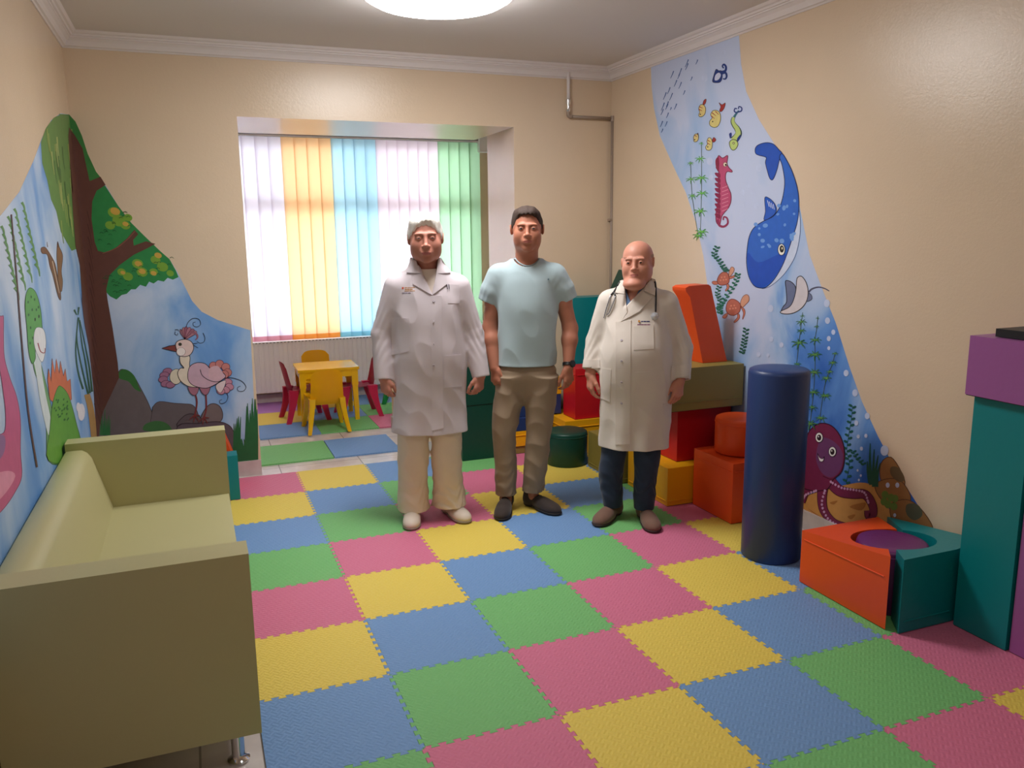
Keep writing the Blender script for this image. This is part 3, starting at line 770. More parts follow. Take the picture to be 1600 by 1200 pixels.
fish('painted_fish', [(502, 820), (512, 795), (530, 795), (542, 822), (540, 865), (525, 886), (500, 884), (492, 862), (505, 842)], [(540, 820), (552, 790), (570, 808), (556, 826)], (220, 206, 134), (160, 54, 54), (508, 862), [((508, 812), (530, 825)), ((506, 834), (528, 846))], 'small yellow striped fish just below the larger pair')
f = F('painted_fish', (1000, 50, 4.8), label='dark blue curly-tailed fish near the top')
f.fill((30, 58, 130), [(545, 375), (552, 330), (570, 280), (590, 290), (612, 292), (618, 330), (610, 365), (590, 380)], True, K, .6)
f.fill((200, 206, 230), [(560, 360), (565, 325), (590, 305), (606, 320), (598, 345), (580, 362)])
f.stroke((30, 58, 130), [(615, 300), (640, 290), (645, 262), (630, 243), (618, 256), (628, 272)], 4, 2); f.stroke((30, 58, 130), [(615, 310), (640, 305), (650, 330), (640, 352), (622, 350)], 4, 2); f.done()
f = F('painted_eel', (1000, 50, 4.8), label='green spotted eel with curly blue tail')
f.stroke((60, 110, 130), [(705, 640), (722, 612), (742, 590)], 4, 2.4); f.stroke((30, 52, 130), [(735, 600), (760, 592), (762, 568), (742, 560), (738, 578)], 2.2, 1.6); f.stroke((30, 52, 130), [(728, 606), (708, 596), (712, 574), (728, 576)], 2.2, 1.6)
f.stroke((40, 66, 70), [(702, 640), (694, 670), (708, 700), (728, 725), (740, 760), (720, 795), (700, 815)], 5, 13); f.stroke((186, 206, 120), [(703, 640), (696, 670), (710, 700), (728, 725), (736, 760), (718, 795), (700, 815)], 3.6, 10)
f.fill((30, 52, 130), [(728, 800), (752, 770), (750, 800), (730, 822)]); f.fill((30, 52, 130), [(668, 765), (685, 755), (688, 780), (676, 800)])
f.fill((190, 210, 124), [(670, 830), (690, 808), (720, 812), (735, 840), (722, 872), (700, 887), (680, 872)], True, K, 1.); f.ell((40, 40, 50), 702, 834, 8, 9); f.ell((236, 226, 160), 702, 834, 4, 5); f.done()
# seahorse
f = F('painted_seahorse', label='dark pink seahorse with spiny back and curled tail')
body = [(1123, 243), (1129, 247), (1137, 243), (1136, 255), (1139, 262), (1144, 267), (1143, 269), (1137, 268), (1134, 272), (1134, 282), (1138, 293), (1142, 303), (1142, 315), (1138, 325), (1132, 332), (1128, 338), (1126, 346), (1124, 352), (1119, 346), (1119, 330), (1122, 316), (1124, 300), (1122, 285), (1123, 268), (1119, 262), (1121, 250)]
f.fill((190, 78, 118), body, True, (110, 30, 62), 1.2)
for i, y in enumerate(range(274, 346, 8)): f.fill((140, 40, 78), [(1125, y-3), (1117, y-4), (1119, y+1), (1125, y+4)], True)
for i, y in enumerate(range(292, 334, 6)): f.stroke((226, 150, 170), [(1128, y+2), (1138, y-2)], .9)
f.stroke((148, 48, 88), [(1121, 343), (1124, 352), (1131, 354), (1137, 349), (1136, 341), (1131, 339), (1130, 344)], 4.2, 2.)
f.fill((140, 40, 70), [(1119, 262), (1118, 250), (1123, 246), (1123, 268)]); f.ell((240, 224, 200), 1133, 257, 3, 3.4, 0, K, .6); f.ell((30, 26, 30), 1134, 257.5, 1.4, 1.6); f.done()
# whale
f = F('painted_whale', label='big blue whale diving head down')
f.fill((30, 84, 190), [(1180, 233), (1184, 227), (1196, 223), (1208, 225), (1217, 234), (1222, 240), (1218, 249), (1214, 265), (1208, 280), (1203, 279), (1199, 267), (1196, 254), (1197, 246), (1187, 243), (1181, 240)], True, (20, 40, 100), 1.2)
f.fill((204, 216, 240), [(1246, 320), (1250, 340), (1250, 366), (1244, 396), (1234, 416), (1220, 434), (1202, 448), (1190, 450), (1210, 436), (1230, 396), (1242, 356)], True, (60, 90, 150), .8)
f.fill((44, 104, 204), [(1222, 240), (1229, 250), (1239, 271), (1247, 300), (1248, 328), (1245, 350), (1238, 372), (1230, 396), (1222, 416), (1210, 436), (1198, 448), (1188, 450), (1178, 446), (1170, 432), (1166.5, 410), (1168, 384), (1172, 366), (1180, 354), (1194, 345), (1208, 338), (1218, 324), (1224, 304), (1226, 282), (1222, 258), (1218, 246)], True, (16, 36, 90), 1.3)
f.fill((26, 82, 192), [(1168, 395), (1185, 410), (1215, 398), (1228, 398), (1220, 418), (1208, 436), (1196, 447), (1188, 449), (1178, 445), (1171, 432)], True)
rnd = random.Random(4)
for i in range(34):
    x = rnd.uniform(1175, 1242); y = rnd.uniform(296, 386)
    if (x-1168)*1.0+(y-345)*-.0 > 0 and y > 350-(x-1180)*1.25 and x < 1244 and x > 1176: f.ell((112, 160, 226), x, y, rnd.uniform(1.5, 4), rnd.uniform(1.8, 4.5), rnd.uniform(0, 90), n=10)
f.fill((36, 92, 196), [(1195, 309), (1202, 310), (1210, 318), (1213, 328), (1208, 337), (1194, 344), (1196, 330)], True, (16, 36, 90), 1.)
for a in range(4): f.stroke((214, 224, 244), [(1199+a*3, 313+a*2), (1202+a*2.6, 323+a*1.5)], .9)
f.ell((244, 240, 230), 1221, 390, 5.6, 9, 0, (20, 30, 60), 1.); f.ell((24, 22, 28), 1221.5, 389, 3.4, 5.6); f.ell((230, 220, 190), 1222, 388, 1.1, 2.); f.done()
# turtles
def turtle(lab, sh, head, fl, T=(1040, 420, 8.571)):
    f = F('painted_turtle', T, label=lab)
    for q in fl: f.fill((196, 118, 96), q, True, (110, 50, 50), .7)
    f.fill((214, 158, 130), head, True, (120, 60, 56), .8); f.fill((184, 104, 86), sh, True, (110, 46, 46), 1.); 
    cx = sum(p[0] for p in sh)/len(sh); cy = sum(p[1] for p in sh)/len(sh)
    for dx, dy in ((-25, -20), (15, -25), (0, 15), (-40, 20), (35, 10)): f.ell((214, 138, 112), cx+dx, cy+dy, 13, 12, n=10)
    f.done()
turtle('brown sea turtle, upper one of two', [(690, 165), (715, 90), (765, 45), (820, 50), (850, 110), (845, 185), (790, 215), (725, 215)], [(845, 70), (860, 10), (885, -25), (915, -10), (915, 30), (880, 85), (855, 105)], [[(690, 170), (640, 165), (620, 185), (650, 212), (700, 205)], [(845, 110), (900, 95), (940, 70), (925, 110), (860, 135)], [(810, 200), (850, 215), (845, 265), (810, 300), (800, 285), (820, 250)]])
turtle('brown sea turtle, lower one of two', [(808, 540), (830, 450), (885, 405), (960, 430), (1005, 490), (985, 580), (910, 625), (840, 605)], [(1000, 470), (1030, 380), (1080, 345), (1115, 370), (1115, 430), (1070, 480), (1030, 515)], [[(830, 590), (780, 620), (760, 650), (795, 665), (825, 630)], [(960, 590), (990, 620), (985, 670), (930, 720), (915, 705), (960, 650)], [(1010, 510), (1055, 540), (1065, 600), (1035, 675), (1030, 660), (1040, 590)]])
# ray
f = F('painted_ray', (1200, 380, 5.457), label='grey and white stingray with long thin tail')
f.stroke((90, 90, 116), [(345, 420), (375, 390), (430, 375), (480, 385), (522, 408)], 3.0, 1.4)
f.fill((112, 122, 156), [(148, 330), (165, 318), (205, 335), (235, 375), (235, 430), (215, 500), (180, 545), (115, 580), (130, 540), (158, 500), (155, 400)], True, K, 1.2)
f.fill((112, 122, 156), [(345, 430), (368, 440), (375, 475), (345, 495), (332, 490)], True, K, .8)
f.fill((216, 208, 214), [(245, 310), (262, 285), (290, 285), (325, 335), (342, 410), (330, 490), (290, 550), (230, 590), (170, 604), (115, 598), (110, 580), (180, 545), (215, 490), (238, 400)], True, K, 1.2); f.done()
# octopus and the sea bed
f = F('painted_sea_bed', (1130, 480, 3.243), .0008, label='orange sand and brown rocks')
f.fill((150, 158, 196), [(330, 1040), (400, 1010), (600, 1090), (700, 1200), (330, 1200)], True)
f.fill((208, 150, 84), [(300, 990), (400, 960), (500, 930), (620, 900), (720, 890), (800, 930), (840, 1020), (900, 1080), (980, 1120), (1060, 1200), (700, 1210), (560, 1115), (420, 1060), (320, 1040)], True)
for c in ([(800, 790), (850, 760), (900, 830), (920, 900), (860, 930), (800, 880)], [(770, 900), (830, 870), (900, 880), (950, 960), (920, 1010), (840, 1000), (790, 960)], [(850, 1000), (930, 975), (1000, 1020), (1060, 1110), (1040, 1150), (940, 1110), (860, 1080)]):
    f.fill((156, 110, 66), c, True, (96, 66, 48), 1.2)
f.fill((110, 92, 66), [(850, 810), (890, 815), (920, 870), (890, 885), (850, 850)]); f.fill((88, 92, 74), [(930, 1000), (985, 1000), (1010, 1050), (970, 1080), (930, 1050)])
for q in ([(540, 990), (580, 980), (560, 1000)], [(640, 1010), (720, 990), (700, 1030)], [(630, 1060), (670, 1050), (650, 1075)], [(430, 1020), (520, 1080), (480, 1060)]): f.fill((176, 112, 56), q)
for a, b_ in (((745, 690), (750, 900)), ((765, 720), (765, 910)), ((785, 750), (770, 900)), ((730, 780), (745, 890)), ((795, 790), (775, 910))): f.stroke((38, 92, 74), [a, ((a[0]+b_[0])/2-4, (a[1]+b_[1])/2), b_], 1.2, 7)
for x, y in ((820, 950), (850, 965), (835, 1000), (865, 1010), (870, 970), (815, 985)): f.ell((104, 134, 62), x, y, 18, 20, n=12)
f.done()
f = F('painted_octopus', (1130, 480, 3.243), .0030, label='smiling dark red octopus')
DR, DK = (122, 38, 78), (60, 14, 40)
def arm(pts, w0, w1):
    f.stroke(DK, pts, w0+1.6, w1+1.6); f.stroke(DR, pts, w0, w1)
arm([(480, 880), (420, 930), (400, 990)], 15, 8)
arm([(540, 880), (590, 930), (660, 945), (720, 950), (755, 1000), (760, 1050), (735, 1060), (730, 1030)], 17, 8)
arm([(510, 890), (500, 960), (510, 1030), (560, 1090), (640, 1115)], 15, 9)
f.fill(DR, [(395, 900), (405, 800), (418, 700), (430, 640), (465, 600), (510, 588), (560, 610), (600, 670), (615, 750), (600, 830), (560, 870), (545, 900), (520, 925), (450, 930)], True, DK, 1.6)
f.fill((112, 62, 110), [(500, 660), (560, 680), (605, 740), (595, 820), (550, 862), (500, 840), (470, 770), (480, 700)], True)
f.stroke(DK, [(505, 855), (550, 872), (592, 845)], 1.2, .6)
for pts in ([(545, 885), (600, 915), (660, 925), (715, 940), (735, 990)], [(515, 930), (500, 1000), (530, 1070), (580, 1105)], [(470, 930), (420, 950), (403, 975)]):
    for p in catmull(pts, 4)[::1]: f.ell((206, 160, 200), p[0], p[1], 6, 7, n=8)
for ex, ey in ((486, 660), (553, 732)):
    f.ell((246, 240, 236), ex, ey, 19, 25, 0, K, .9); f.ell((40, 26, 34), ex, ey+1, 11, 15); f.ell((240, 236, 236), ex-3, ey-4, 3, 4)
f.fill((246, 240, 240), [(478, 740), (488, 762), (505, 768), (512, 756), (505, 780), (488, 778)], True, K, .6); f.done()
# water plants
def frond(f, x, y, s, col):
    for k in range(7):
        a = math.radians(-160+k*52+rnd.uniform(-9, 9))
        f.stroke(col, [(x, y), (x+math.cos(a)*s*.8, y+math.sin(a)*s*.45), (x+math.cos(a)*s*1.1, y+math.sin(a)*s*.75+s*.2)], s*.16, s*.05)
def plant(name, T, stem, nodes, col, lab, sw=.8):
    f = F(name, T, .0018, lab); f.stroke((76, 96, 70), stem, sw)
    for x, y, s in nodes: 
        f.T = T; P_ = f.t((x, y)); f.T = (0, 0, 1); frond(f, P_[0], P_[1], s, col); frond(f, P_[0], P_[1], s*.7, (min(255, col[0]+50), min(255, col[1]+36), col[2]+20)); f.T = T
    f.done()
plant('painted_plant', (0, 0, 1), [(1079, 252), (1081, 300), (1087, 345), (1092, 372)], [(1079, 255, 5), (1080, 280, 8), (1082, 306, 7), (1091, 368, 9)], (70, 150, 66), 'pale green water plant by the left edge')
plant('painted_plant', (0, 0, 1), [(1096, 222), (1096, 300), (1094, 370)], [(1096, 224, 4), (1094, 248, 8), (1096, 278, 10), (1097, 302, 9), (1094, 330, 10), (1096, 362, 10)], (70, 160, 70), 'taller pale green water plant under the tiny fish')
plant('painted_plant', (1200, 380, 5.457), [(295, 590), (270, 800), (243, 1030)], [(293, 620, 4), (285, 670, 8), (285, 745, 7), (265, 850, 12), (250, 1030, 6)], (44, 112, 62), 'dark green plant rising above the navy cylinder')
plant('painted_plant', (1200, 380, 5.457), [(425, 620), (415, 730), (400, 830), (400, 1080), (380, 1350), (350, 1600)], [(422, 640, 3), (415, 710, 4), (405, 825, 9), (398, 950, 11), (395, 1100, 11), (385, 1270, 10), (375, 1400, 8), (360, 1540, 12)], (44, 112, 62), 'tallest dark green plant beside the navy cylinder')
plant('painted_plant', (1200, 380, 5.457), [(573, 930), (548, 1030), (500, 1150), (470, 1290), (440, 1500)], [(573, 940, 5), (552, 1020, 7), (525, 1095, 6), (498, 1150, 8), (488, 1300, 9), (450, 1490, 9)], (56, 124, 60), 'short bright green plant above the octopus')
def leafy(lab, stem, col, ls, T=(0, 0, 1)):
    f = F('painted_seaweed', T, .0018, lab); C_ = catmull(stem, 5); f.stroke(col, stem, .7)
    for i, p in enumerate(C_[::1]):
        s_ = 1 if i % 2 else -1; f.ell(col, p[0]+s_*ls*.9, p[1]-.5, ls*.95, ls*.55, s_*-25, n=10)
    f.done()
leafy('teal green seaweed with round leaves beside the upper turtle', [(1121, 386), (1116, 398), (1124, 408), (1131, 419), (1135, 424)], (34, 98, 84), 3.0)
leafy('teal green seaweed curving between the turtles', [(1153, 428), (1150, 440), (1141, 455), (1131, 470), (1125, 480), (1125, 490)], (38, 112, 92), 3.0)
leafy('teal green seaweed left of the turtles', [(1124, 448), (1121, 460), (1125, 470), (1122, 484)], (34, 98, 80), 2.6)
leafy('dark green seaweed right of the orange slab', [(1166, 514), (1164, 528), (1162, 540), (1159, 552)], (36, 92, 80), 3.0)
leafy('dark green seaweed right of the octopus', [(1332, 634), (1330, 655), (1326, 680), (1323, 705), (1327, 725), (1322, 755)], (28, 92, 84), 3.6)
leafy('small dark seaweed branch right of the octopus', [(1332, 704), (1340, 716), (1350, 726)], (28, 92, 84), 3.0)

# ============ jungle mural round the far left corner
jun = thing('wall_mural', 'jungle mural with dinosaurs, tree and bird painted round the far left corner', 'mural', (XL, YB, .1))
G = lambda name, T=(0, 0, 1), base=.0012, label=None: Fig(name, 'J', T, jun, base, label=label)
f = G('painted_sky', base=.0004)
f.fill(sky_m, [(-160, 480), (-60, 398), (0, 338), (30, 300), (52, 252), (66, 215), (80, 188), (95, 177), (108, 179), (118, 190), (128, 212), (137, 240), (150, 268), (165, 290), (185, 322), (205, 348), (225, 368), (250, 392), (265, 405), (277, 425), (290, 450), (300, 470), (315, 487), (340, 500), (365, 508), (391, 516), (402, 718), (345, 728), (200, 760), (0, 1000), (-160, 1300)], False)
for x0_, y0_ in ((22, 318), (12, 330), (34, 308), (2, 345)):
    for k in range(9):
        f.stroke((96, 146, 88), [(x0_+k*2.6, y0_+8+k*12), (x0_+4+k*2.8, y0_+16+k*12), (x0_+5+k*2.9, y0_+28+k*12)], 4.5, 1.2)
f.done()
f = G('painted_foliage', base=.0008, label='green tree crown with yellow leaf tufts')
f.fill((62, 130, 66), [(92, 178), (108, 179), (118, 190), (128, 212), (137, 240), (150, 268), (157, 277), (140, 284), (130, 260), (110, 215)], False)
f.fill((48, 136, 72), [(140, 300), (164, 290), (185, 322), (205, 348), (225, 368), (250, 392), (265, 405), (275, 423), (279, 433), (270, 437), (262, 434), (256, 440), (247, 438), (240, 443), (233, 440), (228, 448), (219, 445), (212, 452), (205, 452), (198, 459), (190, 461), (182, 468), (172, 463), (160, 450), (140, 400)], False)
for cx, cy, r in ((178, 332, 10), (186, 345, 11), (196, 352, 8), (172, 352, 8), (215, 412, 9), (222, 425, 9), (200, 432, 8), (243, 406, 8), (254, 417, 9), (240, 425, 7), (266, 427, 6), (200, 340, 7), (190, 425, 7)):
    f.ell((122, 166, 58), cx, cy, r, r*.8, 20, n=12)
for cx, cy, r in ((180, 330, 8), (196, 350, 5), (216, 412, 6), (222, 424, 6), (247, 399, 6), (240, 427, 5), (192, 426, 4)): f.ell((206, 166, 74), cx, cy, r, r*.7, 20, n=12)
for i in range(46):
    cx, cy = rnd.choice([(185, 345), (160, 370), (215, 425), (255, 415), (175, 445), (190, 440)]); x = cx+rnd.uniform(-16, 16); y = cy+rnd.uniform(-14, 14)
    f.stroke((26, 84, 44), [(x, y), (x+3, y-1.5), (x+6, y+.5)], 1.0, .4)
f.done()
f = G('painted_willow', base=.0010, label='long hanging yellow-green willow branches')
f.fill((98, 140, 74), [(64, 222), (72, 200), (84, 184), (97, 178), (108, 182), (112, 230), (114, 300), (118, 350), (122, 388), (112, 392), (104, 378), (95, 362), (88, 330), (80, 312), (74, 282), (66, 255)], False)
for i in range(40):
    x = rnd.uniform(72, 112); y = rnd.uniform(200, 350); 
    if x < 72+(y-200)*.12: continue
    f.stroke(rnd.choice([(136, 160, 84), (74, 116, 60), (160, 176, 104)]), [(x, y), (x+1.5, y+18), (x+4, y+36)], 2.2, .8)
f.done()
f = G('painted_tree', base=.0022, label='tall brown tree trunk with forked branch')
f.fill((102, 64, 54), [(108, 199), (118, 213), (129, 232), (135, 260), (140, 283), (157, 276), (165, 289), (151, 298), (144, 315), (143, 342), (148, 378), (153, 392), (165, 395), (181, 387), (198, 373), (210, 359), (216, 366), (208, 375), (209, 384), (228, 377), (243, 381), (228, 389), (209, 398), (187, 414), (171, 430), (166, 452), (168, 468), (176, 513), (184, 567), (186, 590), (173, 618), (162, 641), (156, 664), (154, 690),
    (152, 690), (146, 604), (139, 542), (132, 505), (126, 457), (129, 474), (125, 414), (118, 384), (114, 329), (110, 265), (107, 213)], False)
for i in range(16):
    y = 330+i*20; f.stroke((84, 50, 44), [(136+i*.8, y), (140+i*.8, y+16), (143+i*1.0, y+34)], 1.6, .6)
f.stroke((140, 88, 70), [(160, 396), (181, 388), (199, 374), (211, 361)], 1.2)
f.done()
f = G('painted_vine', base=.0024, label='long dark vine hanging down by the sofa')
f.stroke((88, 62, 62), [(18, 335), (26, 430), (33, 520), (44, 640), (58, 730)], 2.0, 3.0); f.done()
T = (0, 320, 2.5)
f = G('painted_squirrel', T, .0014, 'small brown squirrel leaping down')
f.fill((120, 86, 66), [(160, 170), (175, 165), (188, 180), (200, 200), (215, 230), (225, 280), (235, 320), (238, 370), (228, 360), (215, 310), (205, 270), (195, 240), (185, 195), (165, 190)], True, (70, 46, 38), .6)
f.fill((136, 100, 74), [(225, 145), (232, 165), (245, 200), (240, 260), (245, 300), (240, 340), (228, 300), (225, 240), (222, 200)], True, (70, 46, 38), .6)
f.stroke((200, 180, 160), [(205, 220), (218, 280), (232, 345)], 1.4, .8); f.stroke((90, 64, 50), [(186, 165), (184, 145)], 1.2, .5); f.stroke((90, 64, 50), [(228, 165), (226, 143)], 1.2, .5); f.done()
f = G('painted_dinosaur', T, .0014, 'pink long-necked dinosaur cut by the left edge')
f.fill((198, 96, 140), [(8, 435), (14, 440), (14, 520), (18, 600), (40, 680), (65, 750), (80, 840), (80, 960), (85, 1060), (60, 1120), (20, 1180), (-30, 1230), (-120, 1300), (-160, 1100), (-110, 940), (-40, 900), (15, 890), (22, 820), (14, 740), (-2, 640), (-30, 560), (-25, 490), (-5, 440)], True, (130, 56, 100), 1.0)
f.fill((150, 110, 160), [(-80, 940), (-10, 900), (20, 910), (10, 980), (-60, 1040)]); f.fill((226, 150, 180), [(-60, 1080), (20, 1040), (60, 1060), (10, 1140), (-60, 1190)]); f.done()
f = G('painted_dinosaur', T, .0014, 'green spotted smiling dinosaur with long neck')
f.fill((112, 160, 108), [(128, 590), (150, 600), (165, 640), (185, 720), (210, 820), (255, 900), (262, 1000), (190, 1000), (180, 850), (160, 720), (135, 650)], True, (60, 100, 60), .8)
f.fill((210, 222, 226), [(135, 520), (158, 560), (162, 640), (178, 740), (200, 850), (190, 900), (160, 780), (140, 650), (128, 590)])
f.fill((96, 164, 84), [(98, 400), (102, 350), (115, 325), (135, 335), (150, 370), (160, 420), (165, 480), (170, 540), (140, 560), (138, 600), (125, 620), (112, 570), (105, 480)], True, (44, 92, 46), 1.)
f.fill((228, 230, 234), [(136, 490), (150, 478), (172, 490), (180, 540), (172, 600), (160, 612), (140, 570), (132, 530)], True, (110, 120, 130), .7)
f.stroke((150, 50, 60), [(148, 540), (158, 572), (174, 578), (176, 560)], 1.8, 1.); f.ell((30, 40, 30), 137, 448, 3, 7, n=10); f.ell((30, 40, 30), 152, 436, 3, 7, n=10)
for x, y in ((110, 380), (122, 360), (135, 370), (112, 430), (120, 480), (150, 400), (128, 520), (118, 540), (142, 410), (126, 410)): f.ell((48, 100, 52), x, y, 3, 6, n=8)
f.done()
f = G('painted_dinosaur', T, .0020, 'small spiky green dinosaur with orange back plates')
f.fill((204, 112, 74), [(186, 680), (190, 640), (200, 690), (204, 600), (215, 660), (220, 600), (232, 660), (236, 610), (248, 670), (255, 640), (262, 690), (275, 680), (280, 760), (240, 800), (195, 760)], False, (120, 70, 60), .6)
f.fill((98, 158, 58), [(190, 1000), (195, 880), (205, 780), (225, 715), (240, 710), (265, 740), (285, 800), (300, 860), (315, 920), (318, 1000)], True, (54, 96, 44), .8)
for i in range(26): f.ell((52, 108, 44), rnd.uniform(208, 268), rnd.uniform(760, 850), 3, 5, 20, n=8)
f.done()
f = G('painted_palm', T, .0016, 'small palm with drooping dark leaves')
f.stroke((178, 140, 84), [(340, 740), (355, 800), (368, 900), (375, 1000)], 9, 11)
for q in ([(305, 440), (300, 520), (312, 600), (330, 680), (345, 740)], [(308, 440), (320, 540), (335, 620), (352, 735)], [(306, 440), (296, 560), (305, 650), (325, 720)], [(312, 450), (335, 560), (350, 640), (360, 730)], [(300, 430), (290, 410)], [(305, 430), (308, 400)]): f.stroke((52, 92, 64), q, 1.4, 3.)
f.ell((226, 222, 230), 318, 810, 14, 34, 0, n=14); f.ell((226, 222, 230), 306, 790, 8, 18, 0, n=12); f.done()
T = (230, 470, 5.217)
f = G('painted_rocks', T, .0016, 'grey brown rocks with moss')
f.fill((112, 100, 100), [(-380, 1150), (-360, 900), (-330, 800), (-240, 590), (-190, 560), (-120, 600), (-60, 700), (20, 860), (60, 1000), (60, 1150)], True, (70, 62, 66), 1.)
f.fill((60, 116, 56), [(-245, 610), (-205, 560), (-150, 570), (-100, 620), (-70, 700), (-50, 740), (-100, 720), (-150, 660), (-210, 640)])
f.fill((108, 96, 98), [(40, 900), (50, 860), (100, 822), (220, 835), (300, 840), (370, 850), (410, 910), (420, 1010), (300, 1120), (40, 1120)], True, (80, 66, 70), 1.)
f.fill((122, 106, 106), [(440, 940), (490, 860), (540, 838), (590, 860), (615, 920), (600, 980), (520, 1010), (440, 1000)], True, (70, 60, 62), 1.2)
f.fill((98, 84, 88), [(240, 1010), (300, 940), (360, 922), (430, 945), (440, 1000), (400, 1040), (280, 1040)], True, (60, 44, 50), 1.2)
f.fill((100, 84, 92), [(250, 1020), (420, 1000), (560, 985), (650, 1005), (700, 1060), (730, 1200), (400, 1300), (250, 1200)], True, (60, 44, 50), 1.2)
f.fill((66, 112, 62), [(-20, 1010), (60, 980), (140, 990), (190, 1030), (180, 1060), (-20, 1060)]); f.setT((0, 0, 1))
for i in range(8): f.stroke((56, 120, 70), [(158+i*2, 640+rnd.uniform(0, 20)), (157+i*2, 680)], .8, 2.5)
f.done()
f = G('painted_grass', (0, 0, 1), .0022, 'tall dark green grass by the opening')
for i in range(22):
    x = 366+i*1.7; h = [706-rnd.uniform(38, 60), 706-rnd.uniform(60, 86)][x > 384]
    if 376 < x < 384: h = 700-rnd.uniform(10, 25)
    f.stroke((40, 104, 62), [(x+rnd.uniform(-2, 2), h), (x, (h+720)/2), (x-1, 724)], .8, 6)
f.done()
PK = (206, 170, 186)
f = G('painted_bird', T, .0030, 'pale pink long-legged bird with a feather crest')
for q in ([(315, 230), (330, 180), (370, 145), (420, 150), (435, 190), (410, 212), (380, 205), (375, 180), (395, 172)], [(455, 262), (470, 300), (462, 335), (430, 345), (405, 330)], [(225, 238), (250, 235), (255, 250)], [(230, 250), (225, 270), (245, 280), (250, 262)], [(635, 625), (700, 630), (770, 655), (805, 700), (785, 735), (745, 735), (735, 710), (760, 695)], [(640, 740), (658, 780), (640, 825), (600, 838), (590, 815), (610, 805)], [(375, 350), (410, 345)], [(375, 360), (415, 385)]):
    f.stroke((36, 40, 66), q, 1.0, .6)
for a, c in (((-38, 0), (150, 104, 116)), ((-18, -20), (176, 120, 130)), ((0, -28), (150, 90, 110)), ((24, -22), (176, 120, 136)), ((48, -5), (160, 106, 124)), ((66, 16), (176, 124, 136))):
    f.fill(c, [(308, 312), (300+a[0]*.8, 262+a[1]*.6), (312+a[0]*1.1, 232+a[1]*.7), (330+a[0]*1.1, 250+a[1]*.8), (322, 312)], True, (90, 40, 54), .7)
f.stroke((150, 96, 112), [(350, 250), (400, 270), (410, 300), (392, 318)], 4, 1.5)
for q in ([(120, 388), (180, 368), (235, 360), (245, 385), (238, 415), (180, 402)],): f.fill((132, 66, 62), q, False, K, 1.)
for k, (cx, cy) in enumerate(((165, 575), (140, 605), (130, 640), (150, 675), (190, 685))): f.ell((166, 112, 140), cx, cy, 38, 26, -10, (90, 50, 80), .8)
f.fill((226, 214, 190), [(185, 640), (195, 580), (240, 555), (275, 580), (270, 660), (225, 680)], True, K, .7)
for cx, cy in ((540, 530), (590, 515), (640, 540), (655, 585), (630, 600)): f.ell((200, 128, 124), cx, cy, 34, 32, 0, (110, 50, 60), .8)
for cx, cy in ((660, 660), (672, 700), (640, 725), (600, 735)): f.ell((196, 140, 160), cx, cy, 34, 26, 20, (110, 60, 84), .8)
f.fill((226, 206, 208), [(560, 690), (600, 660), (640, 650), (630, 700), (600, 750), (570, 730)], True, K, .6)
f.stroke((126, 52, 54), [(395, 770), (405, 820), (400, 880), (388, 930)], 2.6, 2.4); f.stroke((126, 52, 54), [(478, 765), (482, 840), (478, 900), (462, 950)], 2.6, 2.4)
for x, y in ((388, 930), (462, 950)):
    for dx, dy in ((-45, 40), (-10, 60), (30, 48), (45, 5)): f.stroke((126, 56, 54), [(x, y), (x+dx, y+dy)], 2.4, 1.)
f.fill((170, 112, 130), [(335, 695), (415, 700), (410, 750), (385, 772), (350, 750)], True, K, .8); f.fill((170, 112, 130), [(430, 690), (510, 690), (500, 750), (470, 768), (440, 740)], True, K, .8)
f.fill((232, 216, 196), [(265, 470), (275, 450), (345, 450), (345, 520), (360, 560), (450, 690), (400, 705), (330, 695), (270, 650), (248, 590), (270, 550), (300, 548), (272, 510)], True, K, 1.)
f.fill(PK, [(330, 620), (345, 540), (400, 506), (470, 512), (520, 555), (590, 570), (640, 615), (590, 660), (540, 690), (480, 712), (400, 700), (350, 670)], True, K, 1.)
f.fill((214, 176, 186), [(500, 590), (515, 545), (570, 530), (600, 560), (620, 610), (570, 650), (510, 640)], True); f.stroke(K, [(432, 560), (450, 610), (510, 650), (580, 660), (640, 622)], 1.2, .8)
f.fill((230, 202, 196), [(232, 350), (262, 322), (320, 315), (365, 340), (378, 390), (350, 440), (300, 455), (258, 440), (240, 400)], True, K, 1.)
f.ell((240, 228, 222), 276, 415, 36, 34, 0, (170, 140, 140), .6); f.ell((96, 90, 70), 268, 355, 13, 12, 0, K, .7); f.ell((30, 26, 28), 268, 354, 6, 6); f.done()
# ------------------------------------------------------------------ implicit-surface modelling
def smin(a, b, k):
    if k <= 0: return np.minimum(a, b)
    h = np.maximum(k-np.abs(a-b), 0)/k; return np.minimum(a, b)-h*h*k*.25
def wav(P, f, seed=0):
    r = np.random.RandomState(seed); o = 0
    for i in range(5):
        d = r.normal(size=3); d /= np.linalg.norm(d); o = o+np.sin((P*np.array(f))@d+r.uniform(0, 6.28))
    return o/5
def rid(P, f, seed=0):
    a = wav(P, f, seed); return .35-np.abs(a)
def rotz(a):
    c, s = math.cos(a), math.sin(a); return np.array([[c, -s, 0], [s, c, 0], [0, 0, 1.]])
def rotx(a):
    c, s = math.cos(a), math.sin(a); return np.array([[1, 0, 0], [0, c, -s], [0, s, c]])
def roty(a):
    c, s = math.cos(a), math.sin(a); return np.array([[c, 0, s], [0, 1, 0], [-s, 0, c]])
